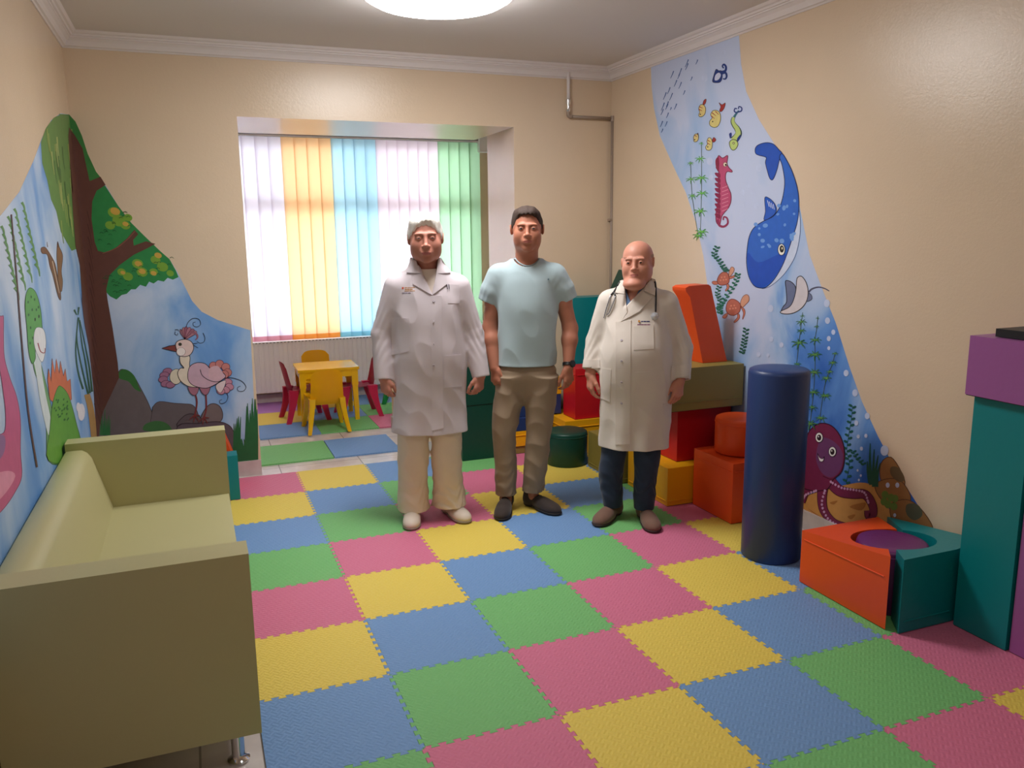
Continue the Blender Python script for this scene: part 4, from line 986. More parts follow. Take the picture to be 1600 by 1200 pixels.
class Sdf:
    def __init__(s): s.ops = []; s.R = np.eye(3); s.o = np.zeros(3); s.sc = 1.; s.post = None
    def frame(s, o=(0, 0, 0), R=np.eye(3), sc=1.): s.o = np.array(o, float); s.R = R; s.sc = sc; return s
    def pt(s, p): return s.o+s.R@(np.array(p, float)*s.sc)
    def ell(s, c, r, k=.01, m='u', R=np.eye(3)):
        c = s.pt(c); r = np.array(r, float)*s.sc; RR = s.R@R
        def fn(P):
            q = (P-c)@RR; k0 = np.linalg.norm(q/r, axis=1); k1 = np.linalg.norm(q/(r*r), axis=1)+1e-9
            return k0*(k0-1)/k1
        s.ops.append((m, k*(s.sc if s.sc != 1 else 1), fn, c, max(r))); return s
    def cone(s, a, b, ra, rb, k=.01, m='u', sq=None):
        a, b = s.pt(a), s.pt(b); ra *= s.sc; rb *= s.sc; ab = b-a; L2 = ab@ab
        def fn(P):
            q = P-a; t = np.clip(q@ab/L2, 0, 1); v = q-t[:, None]*ab
            if sq is not None: v = v*np.array(sq)
            return np.linalg.norm(v, axis=1)-(ra+(rb-ra)*t)
        s.ops.append((m, k*(s.sc if s.sc != 1 else 1), fn, (a+b)/2, np.linalg.norm(ab)/2+max(ra, rb))); return s
    def chain(s, pts, rs, k=.004, m='u', **kw):
        for i in range(len(pts)-1): s.cone(pts[i], pts[i+1], rs[i], rs[i+1], k, m, **kw)
        return s
    def col(s, zs, cx, cy, rx, ry, k=.02, m='u', n=2.3, mod=None):
        zs = np.array(zs, float); A = [np.array(v, float)*np.ones(len(zs)) for v in (cx, cy, rx, ry)]
        if len(zs) > 2:       # rounded profile between the given sections
            T_ = np.array(catmull(np.stack([zs]+A, 1), 7)); o_ = np.argsort(T_[:, 0]); T_ = T_[o_]; zs = T_[:, 0]; A = [T_[:, i+1] for i in range(4)]
        def fn(P):
            z = P[:, 2]; X, Y, RX_, RY_ = [np.interp(z, zs, a) for a in A]
            f = (np.abs((P[:, 0]-X)/RX_)**n+np.abs((P[:, 1]-Y)/RY_)**n)**(1./n)
            d = (f-1)*np.minimum(RX_, RY_)
            if mod: d = d+mod(P)
            return np.maximum(d, np.maximum(zs[0]-z, z-zs[-1]))
        c = np.array([A[0].mean(), A[1].mean(), (zs[0]+zs[-1])/2]); rad = math.hypot((zs[-1]-zs[0])/2, max(A[2].max(), A[3].max())+np.ptp(A[0])+np.ptp(A[1]))
        s.ops.append((m, k, fn, c, rad)); return s
    def raw(s, fn, m='i', k=0): s.ops.append((m, k, fn, np.zeros(3), 1e9)); return s
    def ev(s, P, ops=None):
        d = np.full(len(P), 1e3)
        for m, k, fn, c, r in (ops if ops is not None else s.ops):
            e = fn(P)
            if m == 'u': d = smin(d, e, k)
            elif m == 's': d = -smin(-d, e, k)
            elif m == 'i': d = -smin(-d, -e, k) if k else np.maximum(d, e)
            elif m == 'd': d = d+e
        return d
    def mesh(s, lo, hi, h=.004, n=14):
        lo = np.array(lo, float); hi = np.array(hi, float); N = np.ceil((hi-lo)/h/n).astype(int); W = int(max(N))*n+4
        cr = h*n*.5*1.7321
        g = np.stack(np.meshgrid(*[np.arange(k) for k in N], indexing='ij'), -1).reshape(-1, 3)
        cen = lo+(g+.5)*n*h; dc = s.ev(cen); act = g[np.abs(dc) < cr*1.5+.03]; 
        loc = np.stack(np.meshgrid(*[np.arange(n+1)]*3, indexing='ij'), -1)
        VK, VP, QK = [], [], []
        key = lambda c: (c[..., 0]*W+c[..., 1])*W+c[..., 2]
        for ci in act:
            cc = lo+(ci+.5)*n*h
            ops = [o for o in s.ops if o[0] in 'id' or np.linalg.norm(o[3]-cc)-o[4]-cr < max(.05, o[1]*1.5)]
            if not ops or all(o[0] != 'u' for o in ops): continue
            G = loc+ci*n; P = lo+G.reshape(-1, 3)*h
            D = s.ev(P, ops).reshape(n+1, n+1, n+1); S = D < 0
            if S.all() or not S.any(): continue
            acc = np.zeros((n, n, n, 3)); cnt = np.zeros((n, n, n))
            for ax in range(3):
                o1, o2 = [a for a in range(3) if a != ax]
                sl0 = [slice(None)]*3; sl1 = [slice(None)]*3; sl0[ax] = slice(0, n); sl1[ax] = slice(1, n+1)
                d0, d1 = D[tuple(sl0)], D[tuple(sl1)]; cr_ = (d0 < 0) != (d1 < 0); t = np.where(cr_, d0/(d0-d1+1e-20), 0)
                for a in (0, 1):
                    for b_ in (0, 1):
                        q = [slice(None)]*3; q[o1] = slice(a, a+n); q[o2] = slice(b_, b_+n); q = tuple(q)
                        mk = cr_[q].astype(float); cnt += mk
                        p = np.zeros((n, n, n, 3)); p[..., ax] = t[q]; p[..., o1] = a; p[..., o2] = b_
                        acc += p*mk[..., None]
                # quads of edges owned by this chunk
                q = [slice(0, n)]*3; own = cr_[tuple(q)]; ii = np.argwhere(own)
                if len(ii):
                    gi = ii+ci*n; e1 = np.zeros(3, int); e1[o1] = 1; e2 = np.zeros(3, int); e2[o2] = 1
                    quad = np.stack([key(gi-e1-e2), key(gi-e2), key(gi), key(gi-e1)], 1)
                    inside0 = d0[tuple(q)][own] < 0; flip = inside0 if ax != 1 else ~inside0
                    quad[~flip] = quad[~flip][:, ::-1]; QK.append(quad)
            m_ = cnt > 0; ii = np.argwhere(m_)
            VK.append(key(ii+ci*n)); VP.append(lo+(ii+ci*n+acc[m_]/cnt[m_][:, None])*h)
        VK = np.concatenate(VK); VP = np.concatenate(VP); QK = np.concatenate(QK)
        o = np.argsort(VK); VK, VP = VK[o], VP[o]
        idx = np.searchsorted(VK, QK); idx = np.clip(idx, 0, len(VK)-1); ok = (VK[idx] == QK).all(1); idx = idx[ok]
        v0, v1, v2 = VP[idx[:, 0]], VP[idx[:, 1]], VP[idx[:, 2]]
        if (v0*np.cross(v1, v2)).sum() < 0: idx = idx[:, ::-1]
        return VP, idx
def sdf_obj(name, s, lo, hi, h, m, parent=None, smooth_it=1):
    V_, Q = s.mesh(lo, hi, h)
    # light laplacian relax
    for _ in range(smooth_it):
        acc = np.zeros_like(V_); c = np.zeros(len(V_))
        for a, b_ in ((0, 1), (1, 2), (2, 3), (3, 0)):
            np.add.at(acc, Q[:, a], V_[Q[:, b_]]); np.add.at(acc, Q[:, b_], V_[Q[:, a]]); np.add.at(c, Q[:, a], 1); np.add.at(c, Q[:, b_], 1)
        V_ = V_*.5+.5*acc/np.maximum(c, 1)[:, None]
    me = bpy.data.meshes.new(name); me.vertices.add(len(V_)); me.vertices.foreach_set('co', V_.astype(np.float32).ravel())
    me.loops.add(len(Q)*4); me.loops.foreach_set('vertex_index', Q.astype(np.int32).ravel())
    me.polygons.add(len(Q)); me.polygons.foreach_set('loop_start', np.arange(0, len(Q)*4, 4, dtype=np.int32)); me.polygons.foreach_set('loop_total', np.full(len(Q), 4, dtype=np.int32))
    me.update(calc_edges=True); me.validate()
    me.polygons.foreach_set('use_smooth', [True]*len(me.polygons))
    for mm in (m if isinstance(m, (list, tuple)) else [m]): me.materials.append(mm)
    o = bpy.data.objects.new(name, me); COL.objects.link(o)
    if parent: o.parent = parent
    return o

def skin_mat(name, rgb):
    m = mat(name, rgb, rough=.5, noise=.06, nscale=30, bump=.05, bscale=250, spec=.4)
    b = m.node_tree.nodes['Principled BSDF']; b.inputs['Subsurface Weight'].default_value = .12; b.inputs['Subsurface Radius'].default_value = (.01, .004, .002); b.inputs['Subsurface Scale'].default_value = .5
    return m
def cloth(name, rgb, rough=.85, noise=.04, bump=.07, bscale=420): 
    return mat(name, rgb, rough=rough, noise=noise, nscale=14, bump=bump, bscale=bscale, spec=.25, sheen=.15)

def head_ops(s, c, H, yaw=0., tilt=0., nod=0., wide=1., jaw=1., ear=1., nose=1., cheek=1., mz=-.262, lid=1.):
    R = rotz(yaw)@roty(tilt)@rotx(nod)
    s.frame(c, R, H)
    w = wide
    s.ell((0, .07, .14), (.315*w, .385, .355), 0)
    dm = mz+.25; dn = dm*.55
    s.ell((0, -.02, -.12), (.272*w*jaw, .31, .34), .12)
    s.ell((0, -.19, -.30), (.165*w*jaw, .145, .17), .12)
    s.ell((0, -.268, -.425), (.090*w*jaw, .070, .062), .09)
    for x in (-1, 1):
        s.ell((x*.185*w*jaw, -.06, -.26), (.085, .19, .14), .12)
        s.ell((x*.150*w, -.225, -.12), (.11*cheek, .10, .12), .11)
        s.ell((x*.115*w, -.312, .085), (.105, .05, .038), .06)
        s.ell((x*.128*w, -.388, .018), (.075, .070, .044), .06, 's')
        s.ell((x*.128*w, -.296, .010), (.062, .062, .056), .02)
        s.ell((x*.128*w, -.385, .004), (.070, .050, .0112*lid), .004, 's')
        s.cone((x*.075*w, -.352, .030), (x*.178*w, -.340, .030), .004, .004, .006, 's')
    s.cone((0, -.325, .06), (0, -.402, -.12+dn), .030*nose, .044*nose, .05)
    s.ell((0, -.422, -.125+dn), (.046*nose, .040, .034), .035)
    for x in (-1, 1):
        s.ell((x*.050*nose, -.372, -.138+dn), (.034, .04, .028), .025)
        s.ell((x*.024, -.412, -.166+dn), (.016, .022, .012), .012, 's')
    s.ell((0, -.325, -.235+dm), (.11, .075, .09), .07)
    s.ell((0, -.378, -.240+dm), (.095, .026, .014), .02)
    s.ell((0, -.372, -.272+dm), (.080, .030, .017), .02)
    s.ell((0, -.408, -.256+dm), (.100, .020, .0045), .010, 's')
    s.ell((0, -.365, -.325+dm), (.085, .022, .015), .035, 's')
    for x in (-1, 1):
        Re = roty(x*.12)@rotz(x*.35)
        s.ell((x*.325*w*ear, .045, .0), (.030, .072, .118), .025, R=Re)
        s.ell((x*.350*w*ear, .025, .01), (.02, .038, .07), .015, 's', R=Re)
    s.frame()
    return R
def hand_ops(s, w, D, yaw, sd, curl=(.35, .55, .45), sc=1.):
    """sd=+1: image-left arm (body lies towards +x)"""
    D = np.array(D, float); D /= np.linalg.norm(D)
    T = np.array([math.sin(yaw)*sd, -math.cos(yaw), 0]); T -= D*(T@D); T /= np.linalg.norm(T)
    Pm = np.array([math.cos(yaw)*sd, math.sin(yaw), 0]); Pm -= D*(Pm@D); Pm -= T*(Pm@T); Pm /= np.linalg.norm(Pm)
    w = np.array(w, float); R = np.stack([T, Pm, D], 1)
    s.ell(w+D*.048*sc, np.array((.039, .018, .052))*sc, .02, R=R)
    s.ell(w+D*.074*sc-Pm*.002, np.array((.041, .015, .022))*sc, .012, R=R)
    s.ell(w+D*.035*sc+T*.022*sc+Pm*.010*sc, np.array((.018, .016, .03))*sc, .012, R=R)
    for i, (off, L, r) in enumerate(((.032, .074, .0093), (.0108, .082, .0096), (-.0108, .077, .0092), (-.031, .061, .0082))):
        b = w+D*(.082 if i < 3 else .077)*sc+T*off*sc; a = 0; pts = [b]; rs = [r*sc]
        for j, f in enumerate((.46, .30, .24)):
            a += curl[j]*(1+.10*i); dd = D*math.cos(a)+Pm*math.sin(a)+T*off*1.2
            dd /= np.linalg.norm(dd); pts.append(pts[-1]+dd*L*f*sc); rs.append(r*sc*(1-.09*(j+1)))
        s.cone(w+D*.055*sc+T*off*.85*sc, pts[0], r*1.05*sc, rs[0], .006)
        for j in range(3): s.cone(pts[j], pts[j+1], rs[j], rs[j+1], .0015 if j else .004)
        s.ell(pts[0]-Pm*.003*sc, (r*1.08*sc,)*3, .004)
    tb = w+D*.022*sc+T*.026*sc+Pm*.006*sc; p1 = tb+(D*.80+T*.48+Pm*.30)*.042*sc; p2 = p1+(D*.93+T*.16+Pm*.32)*.032*sc; p3 = p2+(D*.95-T*.06+Pm*.30)*.024*sc
    s.cone(tb, p1, .0145*sc, .0115*sc, .012); s.cone(p1, p2, .0115*sc, .0105*sc, .004); s.cone(p2, p3, .0105*sc, .0085*sc, .003)

class Person:
    def __init__(p, base, cx, label):
        b = np.array([base[0], base[1]]); v = CAM[:2]-b; n = v/np.linalg.norm(v); t = np.array([-n[1], n[0]])
        b = b+t*cx; p.th = math.atan2(n[0], -n[1])
        p.Rz = rotz(p.th); p.b = np.array([b[0], b[1], 0.]); p.label = label
        p.n, p.tv = n, t
    def local(p, X): return p.Rz.T@(np.array(X, float)-p.b)
    def flo(p, px): return p.local(on_z(px, 0.))
    def attach(p, root):
        root.location = p.b; root.rotation_euler = (0, 0, p.th); p.root = root
        return root
    def bvh(p, objs):
        vs3, fs3 = [], []; 
        for o in objs:
            k = len(vs3); vs3 += [v.co.copy() for v in o.data.vertices]; fs3 += [[i+k for i in f.vertices] for f in o.data.polygons]
        return BVHTree.FromPolygons(vs3, fs3)
    def cast(p, tree, px):
        d = p.Rz.T@ray(*px); o = p.Rz.T@(CAM-p.b); d = Vector(d).normalized()
        h = tree.ray_cast(Vector(o), d)
        return (h[0], h[1], d) if h[0] is not None else (None, None, d)
    def drape(p, tree, name, quad, m, off=.002, th=.003, nx=8, ny=12, smooth=True, parent=None, smooth_n=2):
        """quad: 4 photo points (tl,tr,br,bl) laid on the cloth as a thin piece"""
        q = [np.array(a, float) for a in quad]; o3 = Vector(p.Rz.T@(CAM-p.b))
        Tm = np.full((ny+1, nx+1), np.nan); Dm = {}
        for j in range(ny+1):
            for i in range(nx+1):
                u, v = i/nx, j/ny; px = (q[0]*(1-u)+q[1]*u)*(1-v)+(q[3]*(1-u)+q[2]*u)*v
                X, N, d = p.cast(tree, px); Dm[i, j] = d
                if X is not None: Tm[j, i] = (X-o3).length
        if np.isnan(Tm).all(): return None
        med = np.nanmedian(Tm); Tm[np.abs(Tm-med) > .12] = np.nan
        for _ in range(40):
            if not np.isnan(Tm).any(): break
            pad_ = np.pad(Tm, 1, constant_values=np.nan); nb = np.stack([pad_[:-2, 1:-1], pad_[2:, 1:-1], pad_[1:-1, :-2], pad_[1:-1, 2:]])
            cnt_ = (~np.isnan(nb)).sum(0); s_ = np.where(np.isnan(nb), 0, nb).sum(0); fl_ = np.isnan(Tm) & (cnt_ > 0); Tm[fl_] = s_[fl_]/cnt_[fl_]
        T0 = Tm.copy()
        for _ in range(smooth_n):
            pad_ = np.pad(Tm, 1, mode='edge'); Tm = (pad_[:-2, 1:-1]+pad_[2:, 1:-1]+pad_[1:-1, :-2]+pad_[1:-1, 2:]+2*Tm)/6
        if smooth_n: Tm = np.minimum(Tm, T0+.0004)
        Pm_ = {k: o3+Dm[k]*float(Tm[k[1], k[0]]) for k in Dm}
        g = []
        for j in range(ny+1):
            row = []
            for i in range(nx+1):
                ex = Pm_[min(i+1, nx), j]-Pm_[max(i-1, 0), j]; ey = Pm_[i, min(j+1, ny)]-Pm_[i, max(j-1, 0)]; N = ex.cross(ey)
                N = N.normalized() if N.length > 1e-9 else -Dm[i, j]
                if N.dot(Dm[i, j]) > 0: N = -N
                N = (N-Dm[i, j]).normalized()
                row.append((Pm_[i, j], N))
            g.append(row)
        bm = bmesh.new(); A, B = {}, {}
        for j in range(ny+1):
            for i in range(nx+1):
                if g[j][i]:
                    X, N = g[j][i]; A[i, j] = bm.verts.new(X+N*(off+th)); B[i, j] = bm.verts.new(X+N*(off-.002))
        def qd(*v):
            if all(v):
                try: bm.faces.new(v)
                except ValueError: pass
        G_ = lambda D_, i, j: D_.get((i, j))
        for j in range(ny):
            for i in range(nx):
                qd(G_(A, i, j), G_(A, i+1, j), G_(A, i+1, j+1), G_(A, i, j+1)); qd(G_(B, i, j+1), G_(B, i+1, j+1), G_(B, i+1, j), G_(B, i, j))
        for i in range(nx):
            qd(G_(A, i+1, 0), G_(A, i, 0), G_(B, i, 0), G_(B, i+1, 0)); qd(G_(A, i, ny), G_(A, i+1, ny), G_(B, i+1, ny), G_(B, i, ny))
        for j in range(ny):
            qd(G_(A, 0, j), G_(A, 0, j+1), G_(B, 0, j+1), G_(B, 0, j)); qd(G_(A, nx, j+1), G_(A, nx, j), G_(B, nx, j), G_(B, nx, j+1))
        return bm_obj(name, bm, m, parent or p.root, angle=50)
    def cord(p, tree, name, pts, r, m, off=.004, parent=None, sub=6):
        out = []
        for q in catmull(pts, sub):
            X, N, d = p.cast(tree, q)
            if X is None: continue
            if N.dot(d) > 0: N = -N
            out.append(X+N*off)
        return tube(name, out, r, m, parent or p.root, 8)
    def eyes(p, c, H, R, iris, wide=1.):
        wm = mat('eye_white', (222, 214, 206), rough=.25); im = mat('iris', iris, rough=.2); pm = mat('pupil', (12, 10, 10), rough=.15)
        for x in (-1, 1):
            bm = bmesh.new(); r = .054*H; rings = []; nn = 20
            AN = [0, 12, 24, 37, 52, 65, 85, 110, 135, 160, 180]; NK = len(AN)-1
            for k in range(NK+1):
                a = math.radians(AN[k]); rings.append([bm.verts.new((r*math.sin(a)*math.cos(2*PI*j/nn), -r*math.cos(a), r*math.sin(a)*math.sin(2*PI*j/nn))) for j in range(nn)] if 0 < k < NK else [bm.verts.new((0, -r*math.cos(a), 0))])
            for k in range(NK):
                A, B = rings[k], rings[k+1]; mi = 2 if k == 0 else (1 if k < 3 else 0)
                for j in range(nn):
                    if len(A) == 1: f = bm.faces.new((A[0], B[j], B[(j+1) % nn]))
                    elif len(B) == 1: f = bm.faces.new((A[j], A[(j+1) % nn], B[0]))
                    else: f = bm.faces.new((A[j], A[(j+1) % nn], B[(j+1) % nn], B[j]))
                    f.material_index = mi
            e = bm_obj('eye', bm, [wm, im, pm], p.root, smooth=True)
            pos = np.array(c)+R@(np.array((x*.128*wide, -.300, .008))*H); e.location = pos; e.rotation_euler = Matrix(R.tolist()).to_euler()

def body_common(s, P):
    """torso, neck, arms, hands, legs of the nude figure, all one implicit body"""
    s.col(P['tz'], P.get('tcx', 0), P['tcy'], P['trx'], P['try_'], .0)
    s.cone(P['neck'][0], P['neck'][1], P['neck'][2], P['neck'][3], .035)
    for i, sd in ((0, 1), (1, -1)):
        sh, el, wr = P['sh'][i], P['el'][i], P['wr'][i]
        s.ell(sh, np.array((.058, .055, .060))*P.get('sr', 1.), .05)
        mid = (np.array(sh)+np.array(el))/2
        ar = P.get('arm', (.050, .047, .038, .040, .026))
        s.cone(sh, mid, ar[0], ar[1], .03); s.cone(mid, el, ar[1], ar[2], .02)
        m2 = np.array(el)*.7+np.array(wr)*.3
        s.cone(el, m2, ar[2], ar[3], .025); s.cone(m2, wr, ar[3], ar[4], .025)
        D = np.array(P['hd'][i]); hand_ops(s, wr, D, P['hyaw'][i], sd, P.get('curl', (.35, .55, .45)), P.get('hsc', 1.))
        hip, kn, an = P['hip'][i], P['kn'][i], P['an'][i]
        s.cone(hip, kn, .066, .048, .03); s.cone(kn, an, .05, .036, .015)
        tv = np.array(P['toe'][i])-np.array(an); 
        s.cone((an[0], an[1], .045), (an[0]+tv[0]*.75, an[1]+tv[1]*.75, .032), .036, .028, .02)

def paint_faces(o, fn, idx):
    me = o.data; n = len(me.polygons); c = np.empty(n*3, np.float32); me.polygons.foreach_get('center', c); c = c.reshape(-1, 3)
    mi = np.zeros(n, np.int32); me.polygons.foreach_get('material_index', mi); mi[fn(c)] = idx; me.polygons.foreach_set('material_index', mi)

def shoe(p, an, toe, m, sole_m, h=.003, style='plain'):
    an = np.array(an, float); toe = np.array(toe, float); v = toe[:2]-an[:2]; L = np.linalg.norm(v)+.055; a = math.atan2(v[0], -v[1])
    R = rotz(a); hc = np.array([an[0], an[1], 0])+R@np.array((0, .02, 0)); 
    def build(g, dz):
        s = Sdf(); s.frame(hc, R)
        s.ell((0, .012, .030+dz), (.037+g, .045+g, .048), 0)
        s.ell((0, -L*.33, .032+dz), (.040+g, .075+g, .042), .045)
        s.ell((.0, -L*.60, .024+dz), (.048+g, .080+g, .036), .045)
        s.ell((.0, -L*.74, .018+dz), (.044+g, .062+g, .030), .03)
        return s
    s = build(0, .008); s.cone((0, .008, .05), (0, .008, .105), .040, .042, .03)
    s.raw(lambda P: np.maximum(.012-P[:, 2], P[:, 2]-.105)); s.frame(hc, R); s.cone((0, .008, .085), (0, .008, .2), .034, .036, .003, 's')
    lo = hc-.36; hi = hc+.36; lo[2] = -.01; hi[2] = .14
    o = sdf_obj('shoe', s, lo, hi, h, m, p.root)
    s = build(.004, 0); s.raw(lambda P: np.maximum(-P[:, 2]+.0005, P[:, 2]-.017), k=.004)
    so = sdf_obj('sole', s, lo, hi, h, sole_m, o)
    if style == 'laces':
        for k in range(3):
            q = hc+R@np.array((0, -L*(.26+.075*k), .083-.009*k)); w_ = .022
            a_ = q+R@np.array((-w_, 0, -.006)); b_ = q+R@np.array((w_, -.004, -.006)); t_ = q+np.array((0, 0, .003))
            tube('lace', [a_, t_, b_], .003, sole_m, o, 6)
    return o
def trouser(p, name, legs, top, m, h=.004, stack=.0, wave=.004, seed=1, hem_h=.01, n=2.2, stretch=(14, 14, 30)):
    s = Sdf()
    mod = lambda P: wave*.6*wav(P, stretch, seed)-wave*1.3*rid(P@np.array([[1, 0, .5], [0, 1, .3], [0, 0, 1]]), (34, 34, 40), seed+20)+stack*np.exp(-((P[:, 2]-.15)/.11)**2)*np.sin(P[:, 2]*85+5*np.sin(P[:, 0]*22+P[:, 1]*31+seed)+4*wav(P, (18, 18, 16), seed))*(.4+1.0*wav(P, (16, 16, 22), seed+3))
    s.col(*top, .0)
    for L in legs: s.col(*L, .035, n=n, mod=mod)
    for L in legs:   # hollow hems
        zs, cx, cy, rx, ry = L
        s.col([zs[0]-.01, zs[0]+.05], [cx[0], cx[1]], [cy[0], cy[1]], [rx[0]-.016, rx[1]-.016], [ry[0]-.016, ry[1]-.016], .0, 's')
    return sdf_obj(name, s, (-.36, -.25, 0), (.36, .3, 1.15), h, m, p.root)
def coat(p, C, m, h=.004):
    s = Sdf(); sk = C.get('fold', .006)
    def mod(P):
        z = P[:, 2]; t = np.arctan2(P[:, 1], P[:, 0]); lowz = np.clip((1.0-z)/.5, 0, 1)
        return sk*lowz*np.sin(t*7+C['seed']+1.2*np.sin(z*5))+.0030*wav(P, (16, 16, 10), C['seed'])-C.get('cr', .011)*rid(P@np.array([[1, 0, .6], [0, 1, .2], [0, 0, 1]]), (30, 30, 24), C['seed']+30)+.0022*wav(P, (40, 40, 22), C['seed']+5)
    s.col(C['z'], C['cx'], C['cy'], C['rx'], C['ry'], 0, n=2.25, mod=mod)
    for i in (0, 1):
        sh, el, cf = [np.array(v, float) for v in C['slv'][i]]; r = C['sr']
        def fold(P, el=el, cf=cf, i=i):
            d = np.linalg.norm((P-el)*np.array((1, 1, .8)), axis=1); near = np.exp(-(d/.11)**2)
            onarm = (np.abs(P[:, 0]-el[0]) < .11)
            return onarm*(C.get('fa', .0036)*near*(.55+.6*wav(P, (14, 14, 20), 9+i))*np.sin(P[:, 2]*78+7*np.sin(P[:, 1]*14+P[:, 0]*26*(1 if i else -1))+3*wav(P, (25, 25, 12), 4)))
        ax = (cf-el)/np.linalg.norm(cf-el)
        sub = Sdf(); sub.cone(sh, el, r[0], r[1], 0); sub.cone(el, cf, r[1], r[2], .012)
        sub.raw(fold, 'd')
        sub.raw(lambda P, cf=cf, ax=ax: (P-cf)@ax, 'i', .003)            # trimmed cuff
        sub.cone(cf-ax*.05, cf+ax*.03, r[2]-.009, r[2]-.008, .002, 's')   # open end
        s.ops.append(('u', C.get('ka', .03), (lambda P, sub=sub: sub.ev(P)), (sh+cf)/2, np.linalg.norm(sh-cf)/2+r[0]+.02))
    if C.get('hollow'):
        z0 = C['z'][0]; s.col([z0-.02, z0+.12], np.interp([z0, z0+.12], C['z'], C['cx']*np.ones(len(C['z']))), np.interp([z0, z0+.12], C['z'], C['cy']*np.ones(len(C['z']))), np.interp([z0, z0+.12], C['z'], C['rx'])-.026, np.interp([z0, z0+.12], C['z'], C['ry'])-.026, .004, 's')
    if 'V' in C:
        vx, vz, nx_, nz_, w_ = C['V']     # apex x,z ; top centre x,z and half width
        def vcut(P):
            t = np.clip((P[:, 2]-vz)/(nz_-vz), 0, 1.6); c_ = vx+(nx_-vx)*t; return np.maximum(np.abs(P[:, 0]-c_)-w_*t, P[:, 1]+.015)
        s.ops.append(('s', .004, vcut, np.array([vx, -.1, (vz+nz_)/2]), .3))
    if 'neck' in C:
        a, b_, r_ = C['neck']; s.cone(a, b_, r_, r_+.004, .004, 's')
    return sdf_obj('coat' if C.get('name') is None else C['name'], s, (-.48, -.34, C['z'][0]-.03), (.48, .34, C['z'][-1]+.09), h, m, p.root)
# ------------------------------------------------------------------ the three men
def hair_obj(p, c, H, R, rgb, line, thick, wide=1., sweep=0., rough=.7, seed=2, nz=.0):
    s = Sdf(); c = np.array(c); s.frame(c, R, H)
    s.ell((0, .075, .145), (.315*wide+thick, .385+thick, .355+thick), 0)
    if sweep:
        s.ell((.04, -.09, .33), (.235, .25, .165+sweep), .10); s.ell((-.10, -.02, .31), (.20, .26, .165+sweep*.5), .10)
    for x in (-1, 1): s.ell((x*(.285*wide+thick*.5), .10, .06), (.04+thick*.3, .17, .16), .05)
    s.frame()
    ys, zs = line
    def cut(P):
        q = ((P-c)@R)/H; zh = np.interp(q[:, 1], ys, zs)+.012*np.sin(q[:, 0]*70)+.01*np.sin(q[:, 1]*90)
        return (zh-q[:, 2])*H*.7
    s.raw(cut, 'i', .004)
    s.raw(lambda P: (.0022+nz)*wav(P@np.diag((1, .35, .5)), (190, 190, 190), seed)+nz*wav(P, (60, 30, 40), seed+1), 'd')
    hm = mat('hair', rgb, rough=rough, noise=.12, nscale=60, bump=.35, bscale=260, spec=.3)
    return sdf_obj('hair', s, c-.2, c+.2, .003, hm, p.root)
def brow_strip(p, tree, quad, rgb):
    p.drape(tree, 'eyebrow', quad, mat('eyebrow_hair', rgb, rough=.8, noise=.2, nscale=200), -.0012, .0008, 6, 3)
def lips_fn(c, R, H, mz=-.262):
    c = np.array(c); dm = mz+.25
    def fn(C):
        q = ((C-c)@R)/H; return (np.abs(q[:, 0]) < .090) & (q[:, 1] < -.30) & (q[:, 2] < -.226+dm-.25*q[:, 0]**2) & (q[:, 2] > -.290+dm+2.4*q[:, 0]**2)
    return fn
def btn(p, tree, px, m, r=.0065):
    X, N, d = p.cast(tree, px)
    if X is None: return
    if N.dot(d) > 0: N = -N
    bm = bmesh.new(); add_lathe(bm, [(0, 0), (r, 0), (r, .0015), (r*.8, .0028), (r*.55, .002), (0, .002)], (0, 0, 0), 16)
    o = bm_obj('button', bm, m, p.root, smooth=True); o.location = X+N*.0035; o.rotation_mode = 'QUATERNION'; o.rotation_quaternion = N.to_track_quat('Z', 'Y')
def free(p, o):
    o.parent = None; o.location = p.b; o.rotation_euler = (0, 0, p.th); return o
def zz(ox, oy, s): return lambda *q: [(ox+a/s, oy+b/s) for a, b in q]
def make_body(p, P, hd, skin, iris, label, lipc):
    s = Sdf(); c, H = hd['c'], hd['H']
    R = rotz(hd.get('yaw', 0))@roty(hd.get('tilt', 0))@rotx(hd.get('nod', 0))
    body_common(s, P)
    # merge the head softly with the neck
    hs = Sdf(); head_ops(hs, c, H, hd.get('yaw', 0), hd.get('tilt', 0), hd.get('nod', 0), hd.get('wide', 1), hd.get('jaw', 1), hd.get('ear', 1), hd.get('nose', 1), hd.get('cheek', 1), hd.get('mz', -.262), hd.get('lid', 1.))
    hc = np.array(c); hop = hs.ops
    def hfn(Q): return hs.ev(Q, hop)
    s.ops.insert(2, ('u', .03, hfn, hc, H*.62))
    for x in hd.get('extra', []): s.ell(*x)
    o = sdf_obj('person', s, (-.44, -.36, 0.004), (.44, .28, c[2]+H*.6), .003, [skin, lipc], None)
    paint_faces(o, lips_fn(c, R, H, hd.get('mz', -.262)), 1)
    p.attach(o); tag(o, label, 'person')
    p.hc, p.hH, p.hR = c, H, R
    p.eyes(c, H, R, iris, hd.get('wide', 1.))
    return o

